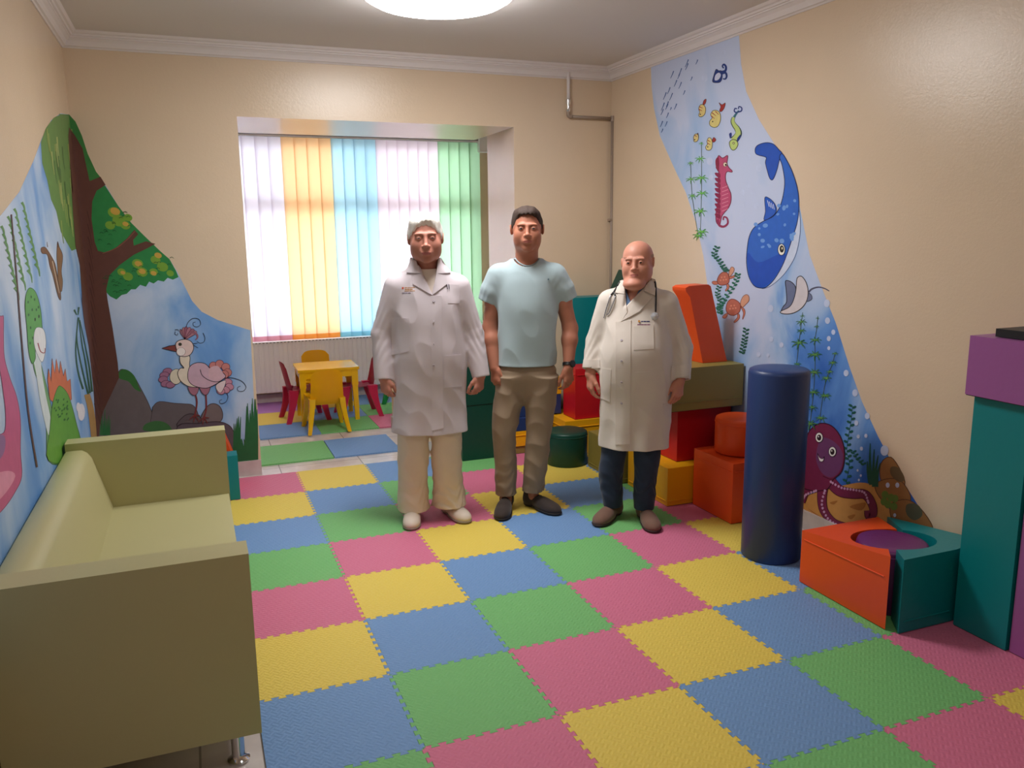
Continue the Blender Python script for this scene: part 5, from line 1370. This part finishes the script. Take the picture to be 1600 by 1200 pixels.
# ---- white-haired man on the left
p = Person((.13, 1.18), .03, '')
P = dict(tz=[.80, .95, 1.1, 1.25, 1.38, 1.47], tcy=[.01, .01, 0, .01, .02, .02], trx=[.17, .155, .16, .165, .16, .08], try_=[.11, .11, .115, .115, .085, .06],
         neck=((0, .035, 1.40), (.005, .01, 1.59), .066, .062),
         sh=[(-.175, .015, 1.40), (.18, .015, 1.39)], el=[(-.268, .02, 1.12), (.262, .02, 1.11)], wr=[(-.268, -.035, .878), (.300, -.035, .875)],
         hd=[(.18, -.10, -1), (-.20, -.10, -1)], hyaw=[.75, .75], hsc=.98, curl=(.45, .7, .6),
         hip=[(-.09, 0, .86), (.09, 0, .86)], kn=[(-.125, -.01, .47), (.095, -.01, .47)], an=[(-.125, .03, .08), (.10, .06, .08)], toe=[(-.15, -.20, 0), (.20, -.11, 0)], arm=(.052, .048, .04, .041, .029))
HD = dict(c=(.0, -.02, 1.668), H=.277, wide=1.07, jaw=1.05, mz=-.292, lid=.75, tilt=-.02, nod=-.03, cheek=1.05)
body = make_body(p, P, HD, skin_mat('ruddy_skin', (192, 130, 112)), (92, 100, 104), 'white-haired man in a white coat and white trousers, leftmost of three', mat('lips', (176, 104, 98), rough=.45))
hair_obj(p, HD['c'], HD['H'], p.hR, (240, 236, 229), ([-.5, -.32, -.27, -.17, -.04, .12, .5], [.325, .325, .22, .10, .01, -.06, -.30]), .018, 1.07, .032, nz=.0016)
tb = p.bvh([body])
brow_strip(p, tb, [(650, 366.6), (661, 365.6), (661, 367.4), (650, 368)], (176, 134, 116)); brow_strip(p, tb, [(670, 365.6), (681, 366.6), (681, 368), (670, 367.4)], (176, 134, 116))
white_c = cloth('white_coat_cotton', (216, 206, 212)); wt = cloth('cream_white_trousers', (232, 216, 198)); shirt_m = cloth('cream_vest', (232, 218, 206)); stitch = cloth('white_stitching', (190, 180, 188))
C = dict(seed=1, z=[.548, .70, .85, .98, 1.10, 1.22, 1.34, 1.42, 1.47, 1.515, 1.55], cx=[-.006, .0, .004, .008, .010, .012, .006, .004, .003, .002, .002], cy=[.0, 0, -.005, -.01, -.005, 0, .005, .015, .02, .022, .022],
         rx=[.222, .212, .208, .205, .198, .200, .198, .185, .150, .100, .082], ry=[.165, .155, .15, .15, .145, .14, .125, .108, .095, .082, .072], sr=(.078, .062, .051), ka=.04,
         slv=[((-.17, .015, 1.395), (-.268, .02, 1.125), (-.270, -.03, .866)), ((.175, .015, 1.385), (.262, .02, 1.115), (.303, -.03, .862))], hollow=True,
         V=(.028, 1.344, .004, 1.54, .062), neck=((0, .03, 1.42), (0, .012, 1.60), .068))
ct = coat(p, C, white_c)
# vest under the coat
s = Sdf(); s.col([1.15, 1.34, 1.42, 1.47, 1.50], 0, [.0, .005, .015, .02, .02], [.17, .182, .17, .12, .085], [.122, .11, .095, .083, .074], 0); s.cone((0, .03, 1.46), (0, -.01, 1.60), .064, .070, .004, 's')
s.raw(lambda P: P[:, 2]-1.515-.25*P[:, 1]); und = sdf_obj('vest', s, (-.25, -.2, 1.13), (.25, .2, 1.56), .004, shirt_m, p.root)
tr = trouser(p, 'trousers', [([.065, .12, .25, .45, .65, .85], [-.122, -.124, -.120, -.112, -.100, -.085], [.0, .0, .0, -.005, 0, 0], [.094, .090, .086, .088, .094, .10], [.115, .108, .10, .098, .10, .11]),
                            ([.075, .12, .25, .45, .65, .85], [.098, .096, .092, .090, .088, .085], [.02, .02, .012, 0, 0, 0], [.100, .096, .090, .089, .094, .10], [.115, .108, .10, .098, .10, .11])],
             ([.70, .77, .85, 1.0], 0, 0, [.03, .12, .18, .16], [.05, .10, .125, .12]), wt, wave=.009, stack=.005)
shoe(p, (-.125, .03), (-.135, -.20), cloth('white_leather_shoe', (226, 212, 198), rough=.5, bump=.05), mat('grey_white_sole', (150, 138, 128), rough=.7))
shoe(p, (.10, .055), (.185, -.125), cloth('white_leather_shoe_', (226, 212, 198), rough=.5, bump=.05), mat('grey_white_sole_', (150, 138, 128), rough=.7))
tree = p.bvh([ct, und])
q = zz(560, 310, 4.286)
p.drape(tree, 'lapel', q((372, 516), (424, 500), (496, 650), (364, 574)), white_c, .003, .004)
p.drape(tree, 'lapel', q((524, 500), (586, 520), (594, 572), (494, 650)), white_c, .003, .004)
p.drape(tree, 'collar', q((352, 400), (380, 388), (428, 504), (324, 498)), white_c, .004, .005)
p.drape(tree, 'collar', q((536, 396), (560, 404), (616, 500), (522, 504)), white_c, .004, .005)
p.drape(tree, 'placket', [(673.5, 462), (690, 462), (693, 669), (675, 673)], white_c, .0006, .0022, 4, 30)
p.drape(tree, 'pocket', [(611, 497), (640, 497), (639, 549), (612, 555)], white_c, .0006, .0016); p.drape(tree, 'pocket', [(694, 556), (721, 554), (722, 604), (694, 606)], white_c, .0006, .0016)
p.drape(tree, 'pocket', [(700, 444), (717, 445), (718, 474), (700, 474)], white_c, .0006, .0016)
for y in (471, 503, 537, 571): btn(p, tree, (677.5, y), stitch)
org = cloth('orange_brown_embroidery', (196, 140, 72)); gry = cloth('grey_embroidery', (140, 132, 150)); redc = cloth('red_embroidery', (206, 92, 60)); navyc = cloth('navy_embroidery', (52, 56, 104))
def words(p, tree, x0, x1, y, h, m, gaps, name='embroidery'):
    xs = [x0]+[g for g in gaps]+[x1]
    for a, b_ in zip(xs, xs[1:]): p.drape(tree, name, [(a+.25, y), (b_-.25, y), (b_-.25, y+h), (a+.25, y+h)], m, .0003, .0007, 5, 2)
p.drape(tree, 'embroidery', [(628, 448.6), (631, 448.6), (631, 451.6), (628, 451.6)], redc, .0003, .0007, 2, 2)
words(p, tree, 632, 648.5, 448.8, .9, org, [637, 641]); words(p, tree, 632.4, 645, 451.2, 1.4, org, [636, 640]); words(p, tree, 632, 648.5, 454, 1.0, org, [640, 644]); words(p, tree, 628, 642, 457.0, 1.6, gry, [633, 637])
for k, (a, b_) in enumerate((((697.5, 445), (699, 452)), ((700.5, 444.5), (701.5, 451.5)))):
    o = p.cord(tree, 'pen', [a, ((a[0]+b_[0])/2, (a[1]+b_[1])/2), b_], .0022, mat('dark_pen', (70, 66, 84), rough=.3), .007); free(p, o)
    tag(o, ['dark pen clipped in the chest pocket of the left white coat, nearer the lapel', 'dark pen clipped in the chest pocket of the left white coat, nearer the sleeve'][k], 'pen', 'pens in the chest pocket')

# ---- man in the t-shirt
p = Person((.70, 1.12), .055, '')
P = dict(tz=[.80, .95, 1.1, 1.25, 1.40, 1.50], tcy=[0, 0, 0, 0, .015, .02], trx=[.150, .150, .150, .16, .165, .09], try_=[.09, .092, .095, .105, .09, .06],
         neck=((0, .03, 1.45), (.005, .005, 1.63), .070, .066),
         sh=[(-.172, .015, 1.452), (.178, .015, 1.450)], el=[(-.222, .035, 1.135), (.262, .035, 1.125)], wr=[(-.197, -.045, .90), (.247, -.045, .898)],
         hd=[(.10, -.08, -1), (.02, -.06, -1)], hyaw=[.7, .75], hsc=1.0, curl=(.35, .6, .5),
         hip=[(-.09, 0, .88), (.09, 0, .88)], kn=[(-.142, -.015, .47), (.068, -.015, .47)], an=[(-.138, .02, .08), (.030, .03, .08)], toe=[(-.155, -.21, 0), (.16, -.10, 0)], arm=(.047, .050, .044, .046, .030), sr=.72)
HD = dict(c=(.006, -.02, 1.714), H=.262, wide=1.07, jaw=1.02, mz=-.270, nod=-.04, ear=1.03)
body = make_body(p, P, HD, skin_mat('tanned_skin', (180, 118, 94)), (70, 82, 84), 'dark-haired man in a pale blue t-shirt and khaki trousers, in the middle', mat('lips', (170, 100, 90), rough=.45))
hair_obj(p, HD['c'], HD['H'], p.hR, (66, 52, 46), ([-.5, -.28, -.22, -.14, -.04, .10, .5], [.315, .315, .24, .08, .02, -.03, -.26]), .008, 1.07, .004, nz=.0006)
tb = p.bvh([body])
brow_strip(p, tb, [(808, 352.6), (819, 351.6), (819, 353.6), (808, 354)], (96, 66, 54)); brow_strip(p, tb, [(827.5, 351.6), (839, 352.6), (839, 354), (827.5, 353.6)], (96, 66, 54))
tee = cloth('pale_blue_jersey', (170, 190, 196), bump=.05); kh = cloth('khaki_twill', (158, 138, 116))
C = dict(name='t_shirt', seed=3, fold=.0025, cr=.009, z=[.912, .95, 1.05, 1.15, 1.28, 1.40, 1.47, 1.51, 1.545], cx=[-.004, -.002, 0, .003, .004, .003, .003, .003, .003], cy=[0, 0, -.003, -.003, 0, .005, .015, .018, .02],
         rx=[.182, .180, .176, .176, .180, .186, .170, .130, .092], ry=[.128, .125, .122, .122, .125, .112, .097, .085, .074], sr=(.070, .065, .061), ka=.05, fa=.0018,
         slv=[((-.165, .015, 1.448), (-.210, .022, 1.36), (-.232, .030, 1.295)), ((.170, .015, 1.446), (.222, .022, 1.36), (.248, .030, 1.30))], hollow=True,
         neck=((0, .04, 1.50), (0, -.045, 1.585), .073))
ct = coat(p, C, tee)
tr = trouser(p, 'trousers', [([.095, .15, .28, .47, .65, .84], [-.138, -.138, -.140, -.143, -.122, -.094], [.012, .01, .0, -.012, -.005, 0], [.060, .062, .068, .072, .088, .098], [.076, .078, .08, .082, .098, .11]),
                            ([.11, .15, .28, .47, .65, .84], [.032, .034, .050, .066, .080, .084], [.015, .012, .0, -.012, -.005, 0], [.068, .067, .070, .075, .090, .100], [.076, .078, .08, .082, .098, .11])],
             ([.71, .79, .87, .915, 1.0], -.004, 0, [.03, .138, .180, .164, .148], [.05, .105, .121, .104, .092]), kh, wave=.009, stack=.010, seed=7)
bsh = lambda: cloth('dark_grey_suede', (62, 52, 48), rough=.8); bso = lambda: mat('black_sole', (38, 34, 34), rough=.7)
shoe(p, (-.138, .015), (-.165, -.225), bsh(), bso(), style='laces'); shoe(p, (.032, .03), (.17, -.13), bsh(), bso(), style='laces')
tree = p.bvh([ct])
btn(p, tree, (856.5, 436.5), cloth('small_teal_logo', (96, 120, 132)), .005)
p.cord(p.bvh([ct, body]), 'neck_rib', [(804, 399), (807, 406), (814, 412.5), (824, 415.5), (834, 413), (841, 406.5), (844.5, 399)], .0045, tee, .001)
# wrist watch
wr = np.array(P['wr'][1]); el = np.array(P['el'][1]); ax = (el-wr)/np.linalg.norm(el-wr); wc = wr+ax*.018
blk = mat('black_rubber', (22, 22, 24), rough=.4)
wt_ = thing('wrist_watch', 'black wrist watch on the left wrist of the t-shirt man', 'watch', p.b, p.th)
bm = bmesh.new(); u = np.cross(ax, (0, 1, 0)); u /= np.linalg.norm(u); v_ = np.cross(ax, u)
ringp = [tuple(wc+(u*math.cos(a)+v_*math.sin(a))*.0335) for a in np.linspace(0, 2*PI, 41)]
for dz in (-.006, 0, .006): add_tube(bm, [tuple(np.array(q_)+ax*dz) for q_ in ringp], .0042, 8, caps=False)
bm_obj('strap', bm, blk, wt_, smooth=True)
dn = np.array((.62, -.75, .10)); dn -= ax*(dn@ax); dn /= np.linalg.norm(dn)
bm = bmesh.new(); add_lathe(bm, [(0, 0), (.021, 0), (.022, .004), (.021, .009), (.018, .010), (.0175, .0085), (0, .0085)], (0, 0, 0), 28)
o = bm_obj('watch_case', bm, blk, wt_, angle=40); o.rotation_mode = 'QUATERNION'; o.rotation_quaternion = Vector(dn).to_track_quat('Z', 'Y'); o.location = wc+dn*.031
bm = bmesh.new(); add_lathe(bm, [(0, .009), (.0172, .009), (.0172, .0092), (0, .0094)], (0, 0, 0), 28)
o2 = bm_obj('dial', bm, mat('dark_dial', (52, 58, 66), rough=.15), wt_, angle=40); o2.rotation_mode = 'QUATERNION'; o2.rotation_quaternion = o.rotation_quaternion; o2.location = o.location

# ---- bald doctor on the right
p = Person((1.18, .72), .09, '')
P = dict(tz=[.72, .85, 1.0, 1.13, 1.25, 1.34], tcy=[0, -.01, -.015, 0, .015, .02], trx=[.165, .165, .165, .165, .155, .08], try_=[.115, .13, .135, .115, .09, .06],
         neck=((0, .035, 1.27), (.0, .005, 1.45), .070, .068),
         sh=[(-.150, .015, 1.295), (.165, .015, 1.285)], el=[(-.222, .03, 1.06), (.252, .02, 1.04)], wr=[(-.262, -.03, .885), (.248, -.05, .855)],
         hd=[(.03, -.06, -1), (-.14, -.12, -1)], hyaw=[.35, .8], hsc=1.02, curl=(.30, .45, .4),
         hip=[(-.085, 0, .80), (.085, 0, .80)], kn=[(-.135, -.01, .43), (.07, -.01, .43)], an=[(-.125, .04, .08), (.068, .0, .08)], toe=[(-.20, -.13, 0), (.10, -.2, 0)], arm=(.050, .048, .041, .044, .031))
HD = dict(c=(.0, -.025, 1.522), H=.246, wide=1.10, jaw=1.12, mz=-.268, yaw=-.22, nod=-.02, tilt=-.04, cheek=1.15, nose=1.1, extra=[((-.02, -.085, 1.405), (.062, .06, .035), .03)])
body = make_body(p, P, HD, skin_mat('pink_skin', (206, 142, 120)), (60, 52, 48), 'bald man in a white doctor coat and dark jeans, rightmost of three', mat('lips', (184, 112, 100), rough=.45))
# thin grey fringe of hair round the sides
s = Sdf(); c = np.array(HD['c']); H = HD['H']; s.frame(c, p.hR, H); s.ell((0, .07, .14), (.315*1.10+.008, .393, .362), 0); s.frame()
def fr(P):
    q_ = ((P-c)@p.hR)/H; up = .17+.10*np.clip(q_[:, 1]+.1, -1, 1); zl = np.interp(q_[:, 1], [-.2, -.1, .05, .5], [.10, .0, -.05, -.26])
    return np.maximum(np.maximum(q_[:, 2]-up, zl-q_[:, 2]), -.09-q_[:, 1])*H*.8
s.raw(fr, 'i', .003); sdf_obj('hair', s, c-.2, c+.2, .003, mat('grey_stubble', (178, 142, 124), rough=.9, noise=.15, nscale=200), p.root)
tb = p.bvh([body])
brow_strip(p, tb, [(974.5, 402.2), (985.5, 401.2), (985.5, 403.2), (974.5, 403.8)], (128, 90, 76)); brow_strip(p, tb, [(994.5, 402.4), (1007, 403.2), (1007, 404.8), (994.5, 404.6)], (128, 90, 76))
wc2 = cloth('off_white_coat_cotton', (220, 210, 200)); jn = cloth('dark_blue_denim', (44, 56, 76), noise=.25); shm = cloth('blue_check_shirt', (96, 122, 160))
C = dict(seed=6, z=[.456, .60, .75, .90, 1.02, 1.12, 1.22, 1.30, 1.35, 1.39, 1.42], cx=[-.003, -.003, 0, 0, 0, 0, .004, .006, .004, 0, 0], cy=[0, 0, -.01, -.03, -.035, -.02, 0, .015, .02, .022, .022],
         rx=[.200, .200, .203, .205, .200, .190, .184, .176, .140, .105, .085], ry=[.155, .155, .16, .172, .172, .155, .130, .108, .095, .084, .075], sr=(.076, .066, .056), ka=.04, fold=.007,
         slv=[((-.150, .015, 1.295), (-.226, .03, 1.06), (-.254, -.02, .906)), ((.162, .015, 1.285), (.256, .02, 1.035), (.254, -.045, .860))], hollow=True,
         V=(-.078, 1.265, .005, 1.42, .066), neck=((0, .03, 1.28), (0, .008, 1.48), .074))
ct = coat(p, C, wc2)
s = Sdf(); s.col([1.05, 1.22, 1.30, 1.35, 1.395], 0, [-.015, .0, .015, .02, .02], [.17, .165, .155, .115, .084], [.13, .115, .095, .083, .074], 0); s.cone((0, .03, 1.33), (0, -.01, 1.46), .064, .072, .004, 's')
s.ops.append(('s', .003, lambda P: np.maximum(np.abs(P[:, 0]+.028)-np.clip((P[:, 2]-1.285)*.42, 0, 1), P[:, 1]+.02), np.array((-.02, -.1, 1.35)), .2))
und = sdf_obj('shirt', s, (-.25, -.2, 1.03), (.25, .2, 1.44), .004, shm, p.root)
for zc_ in ([.875],):
    pass
tr = trouser(p, 'trousers', [([.075, .14, .28, .45, .62, .80], [-.126, -.130, -.138, -.116, -.098, -.082], [.02, .015, .0, -.005, -.0, 0], [.056, .062, .070, .078, .082, .084], [.075, .08, .082, .088, .098, .11]),
                            ([.075, .14, .28, .45, .62, .80], [.062, .064, .069, .074, .082, .086], [-.005, -.005, -.005, -.01, -.005, 0], [.060, .063, .066, .078, .082, .084], [.075, .08, .082, .088, .098, .11])],
             ([.66, .73, .80, .95], 0, 0, [.03, .12, .165, .15], [.05, .10, .125, .12]), jn, wave=.008, stack=.005, seed=11)
bs2 = lambda: cloth('taupe_brown_suede', (124, 94, 80), rough=.8); bo2 = lambda: mat('dark_brown_sole', (56, 42, 40), rough=.7)
shoe(p, (-.118, .04), (-.205, -.155), bs2(), bo2()); shoe(p, (.066, .0), (.115, -.225), bs2(), bo2())
tree = p.bvh([ct, und]); q = zz(890, 350, 4.286)
p.drape(tree, 'collar', q((338, 385), (362, 372), (372, 470), (306, 462)), wc2, .004, .005); p.drape(tree, 'lapel', q((322, 468), (371, 472), (386, 592), (346, 655)), wc2, .003, .004)
p.drape(tree, 'collar', q((522, 352), (576, 372), (570, 480), (498, 448)), wc2, .004, .005); p.drape(tree, 'lapel', q((494, 456), (556, 492), (470, 585), (344, 655)), wc2, .003, .004)
p.drape(tree, 'placket', [(962, 503), (986, 500), (984, 694), (961.5, 695)], wc2, .0006, .0026, 5, 30)
p.drape(tree, 'pocket', [(990, 510), (1021, 508), (1022, 545), (990, 547)], wc2, .0006, .0016); p.drape(tree, 'pocket', [(992, 582), (1038, 579), (1041, 630), (993, 634)], wc2, .0006, .0022)
p.drape(tree, 'pocket', [(941, 575), (955, 577), (953, 628), (938, 622)], wc2, .0006, .0016)
for y in (532, 564, 597, 630): btn(p, tree, (971.5, y), stitch)
btn(p, tree, (998.5, 502.3), org, .0065); words(p, tree, 1001.5, 1015.5, 501.5, 1.8, navyc, [1005, 1010]); words(p, tree, 995.5, 1016, 506.5, 1.6, cloth('purple_embroidery', (132, 84, 110)), [1001, 1006, 1011])
for sd, cuff in ((0, [(912, 562), (937, 562), (938, 575), (911.5, 576)]), (1, [(1049, 572), (1078, 570), (1077, 591), (1048, 594)])):
    p.drape(tree, 'cuff', cuff, wc2, .001, .004, 10, 5)
# stethoscope hung round the neck
dkt = mat('black_stethoscope_tube', (26, 28, 34), rough=.35); stl = mat('steel_tube', (150, 156, 168), rough=.25, metal=.9)
st_ = thing('stethoscope', 'black stethoscope hung round the neck of the bald doctor', 'stethoscope', p.b, p.th)
tree2 = p.bvh([ct, und, body]+[o for o in p.root.children if o.name.split('.')[0] in ('collar', 'lapel')])
back = [(-.080, .0, 1.405), (-.075, .05, 1.425), (0, .085, 1.44), (.075, .05, 1.425), (.088, .0, 1.40)]
a_ = [p.cast(tree2, x) for x in catmull([(968, 441), (964, 448), (959, 456)], 4)]; pa = [x[0]-x[2]*.006 for x in a_ if x[0]]
b_ = [p.cast(tree2, x) for x in catmull([(1024, 440), (1025, 455), (1025, 470), (1024.5, 487)], 5)]; pb = [x[0]-x[2]*.006 for x in b_ if x[0]]
bk = [Vector(x) for x in catmull(back, 5)]
tube('rubber_tube', [tuple(x) for x in (pa[::-1]+bk+pb)], .0048, dkt, st_, 10)
for k, pts in enumerate(([(959, 456), (954, 462), (950, 474), (946, 487), (943.5, 497)], [(959, 456), (961, 464), (957, 476), (952, 488), (948, 492)])):
    c_ = [p.cast(tree2, x) for x in catmull(pts, 5)]; v3 = [x[0]-x[2]*.006 for x in c_ if x[0]]
    tube('ear_tube', [tuple(x) for x in v3[:5]], .0042, dkt, st_, 8); tube('ear_tube', [tuple(x) for x in v3[4:]], .0026, stl, st_, 8)
X, N, d = p.cast(tree2, (1023, 494))
if X is not None:
    bm = bmesh.new(); add_lathe(bm, [(0, 0), (.020, 0), (.023, .004), (.022, .009), (.014, .012), (.006, .018), (0, .018)], (0, 0, 0), 8)
    o = bm_obj('chest_piece', bm, mat('pale_steel', (214, 218, 226), rough=.25, metal=.5), st_, angle=40); o.rotation_mode = 'QUATERNION'; o.rotation_quaternion = (-d).to_track_quat('Z', 'Y'); o.location = X-d*.004
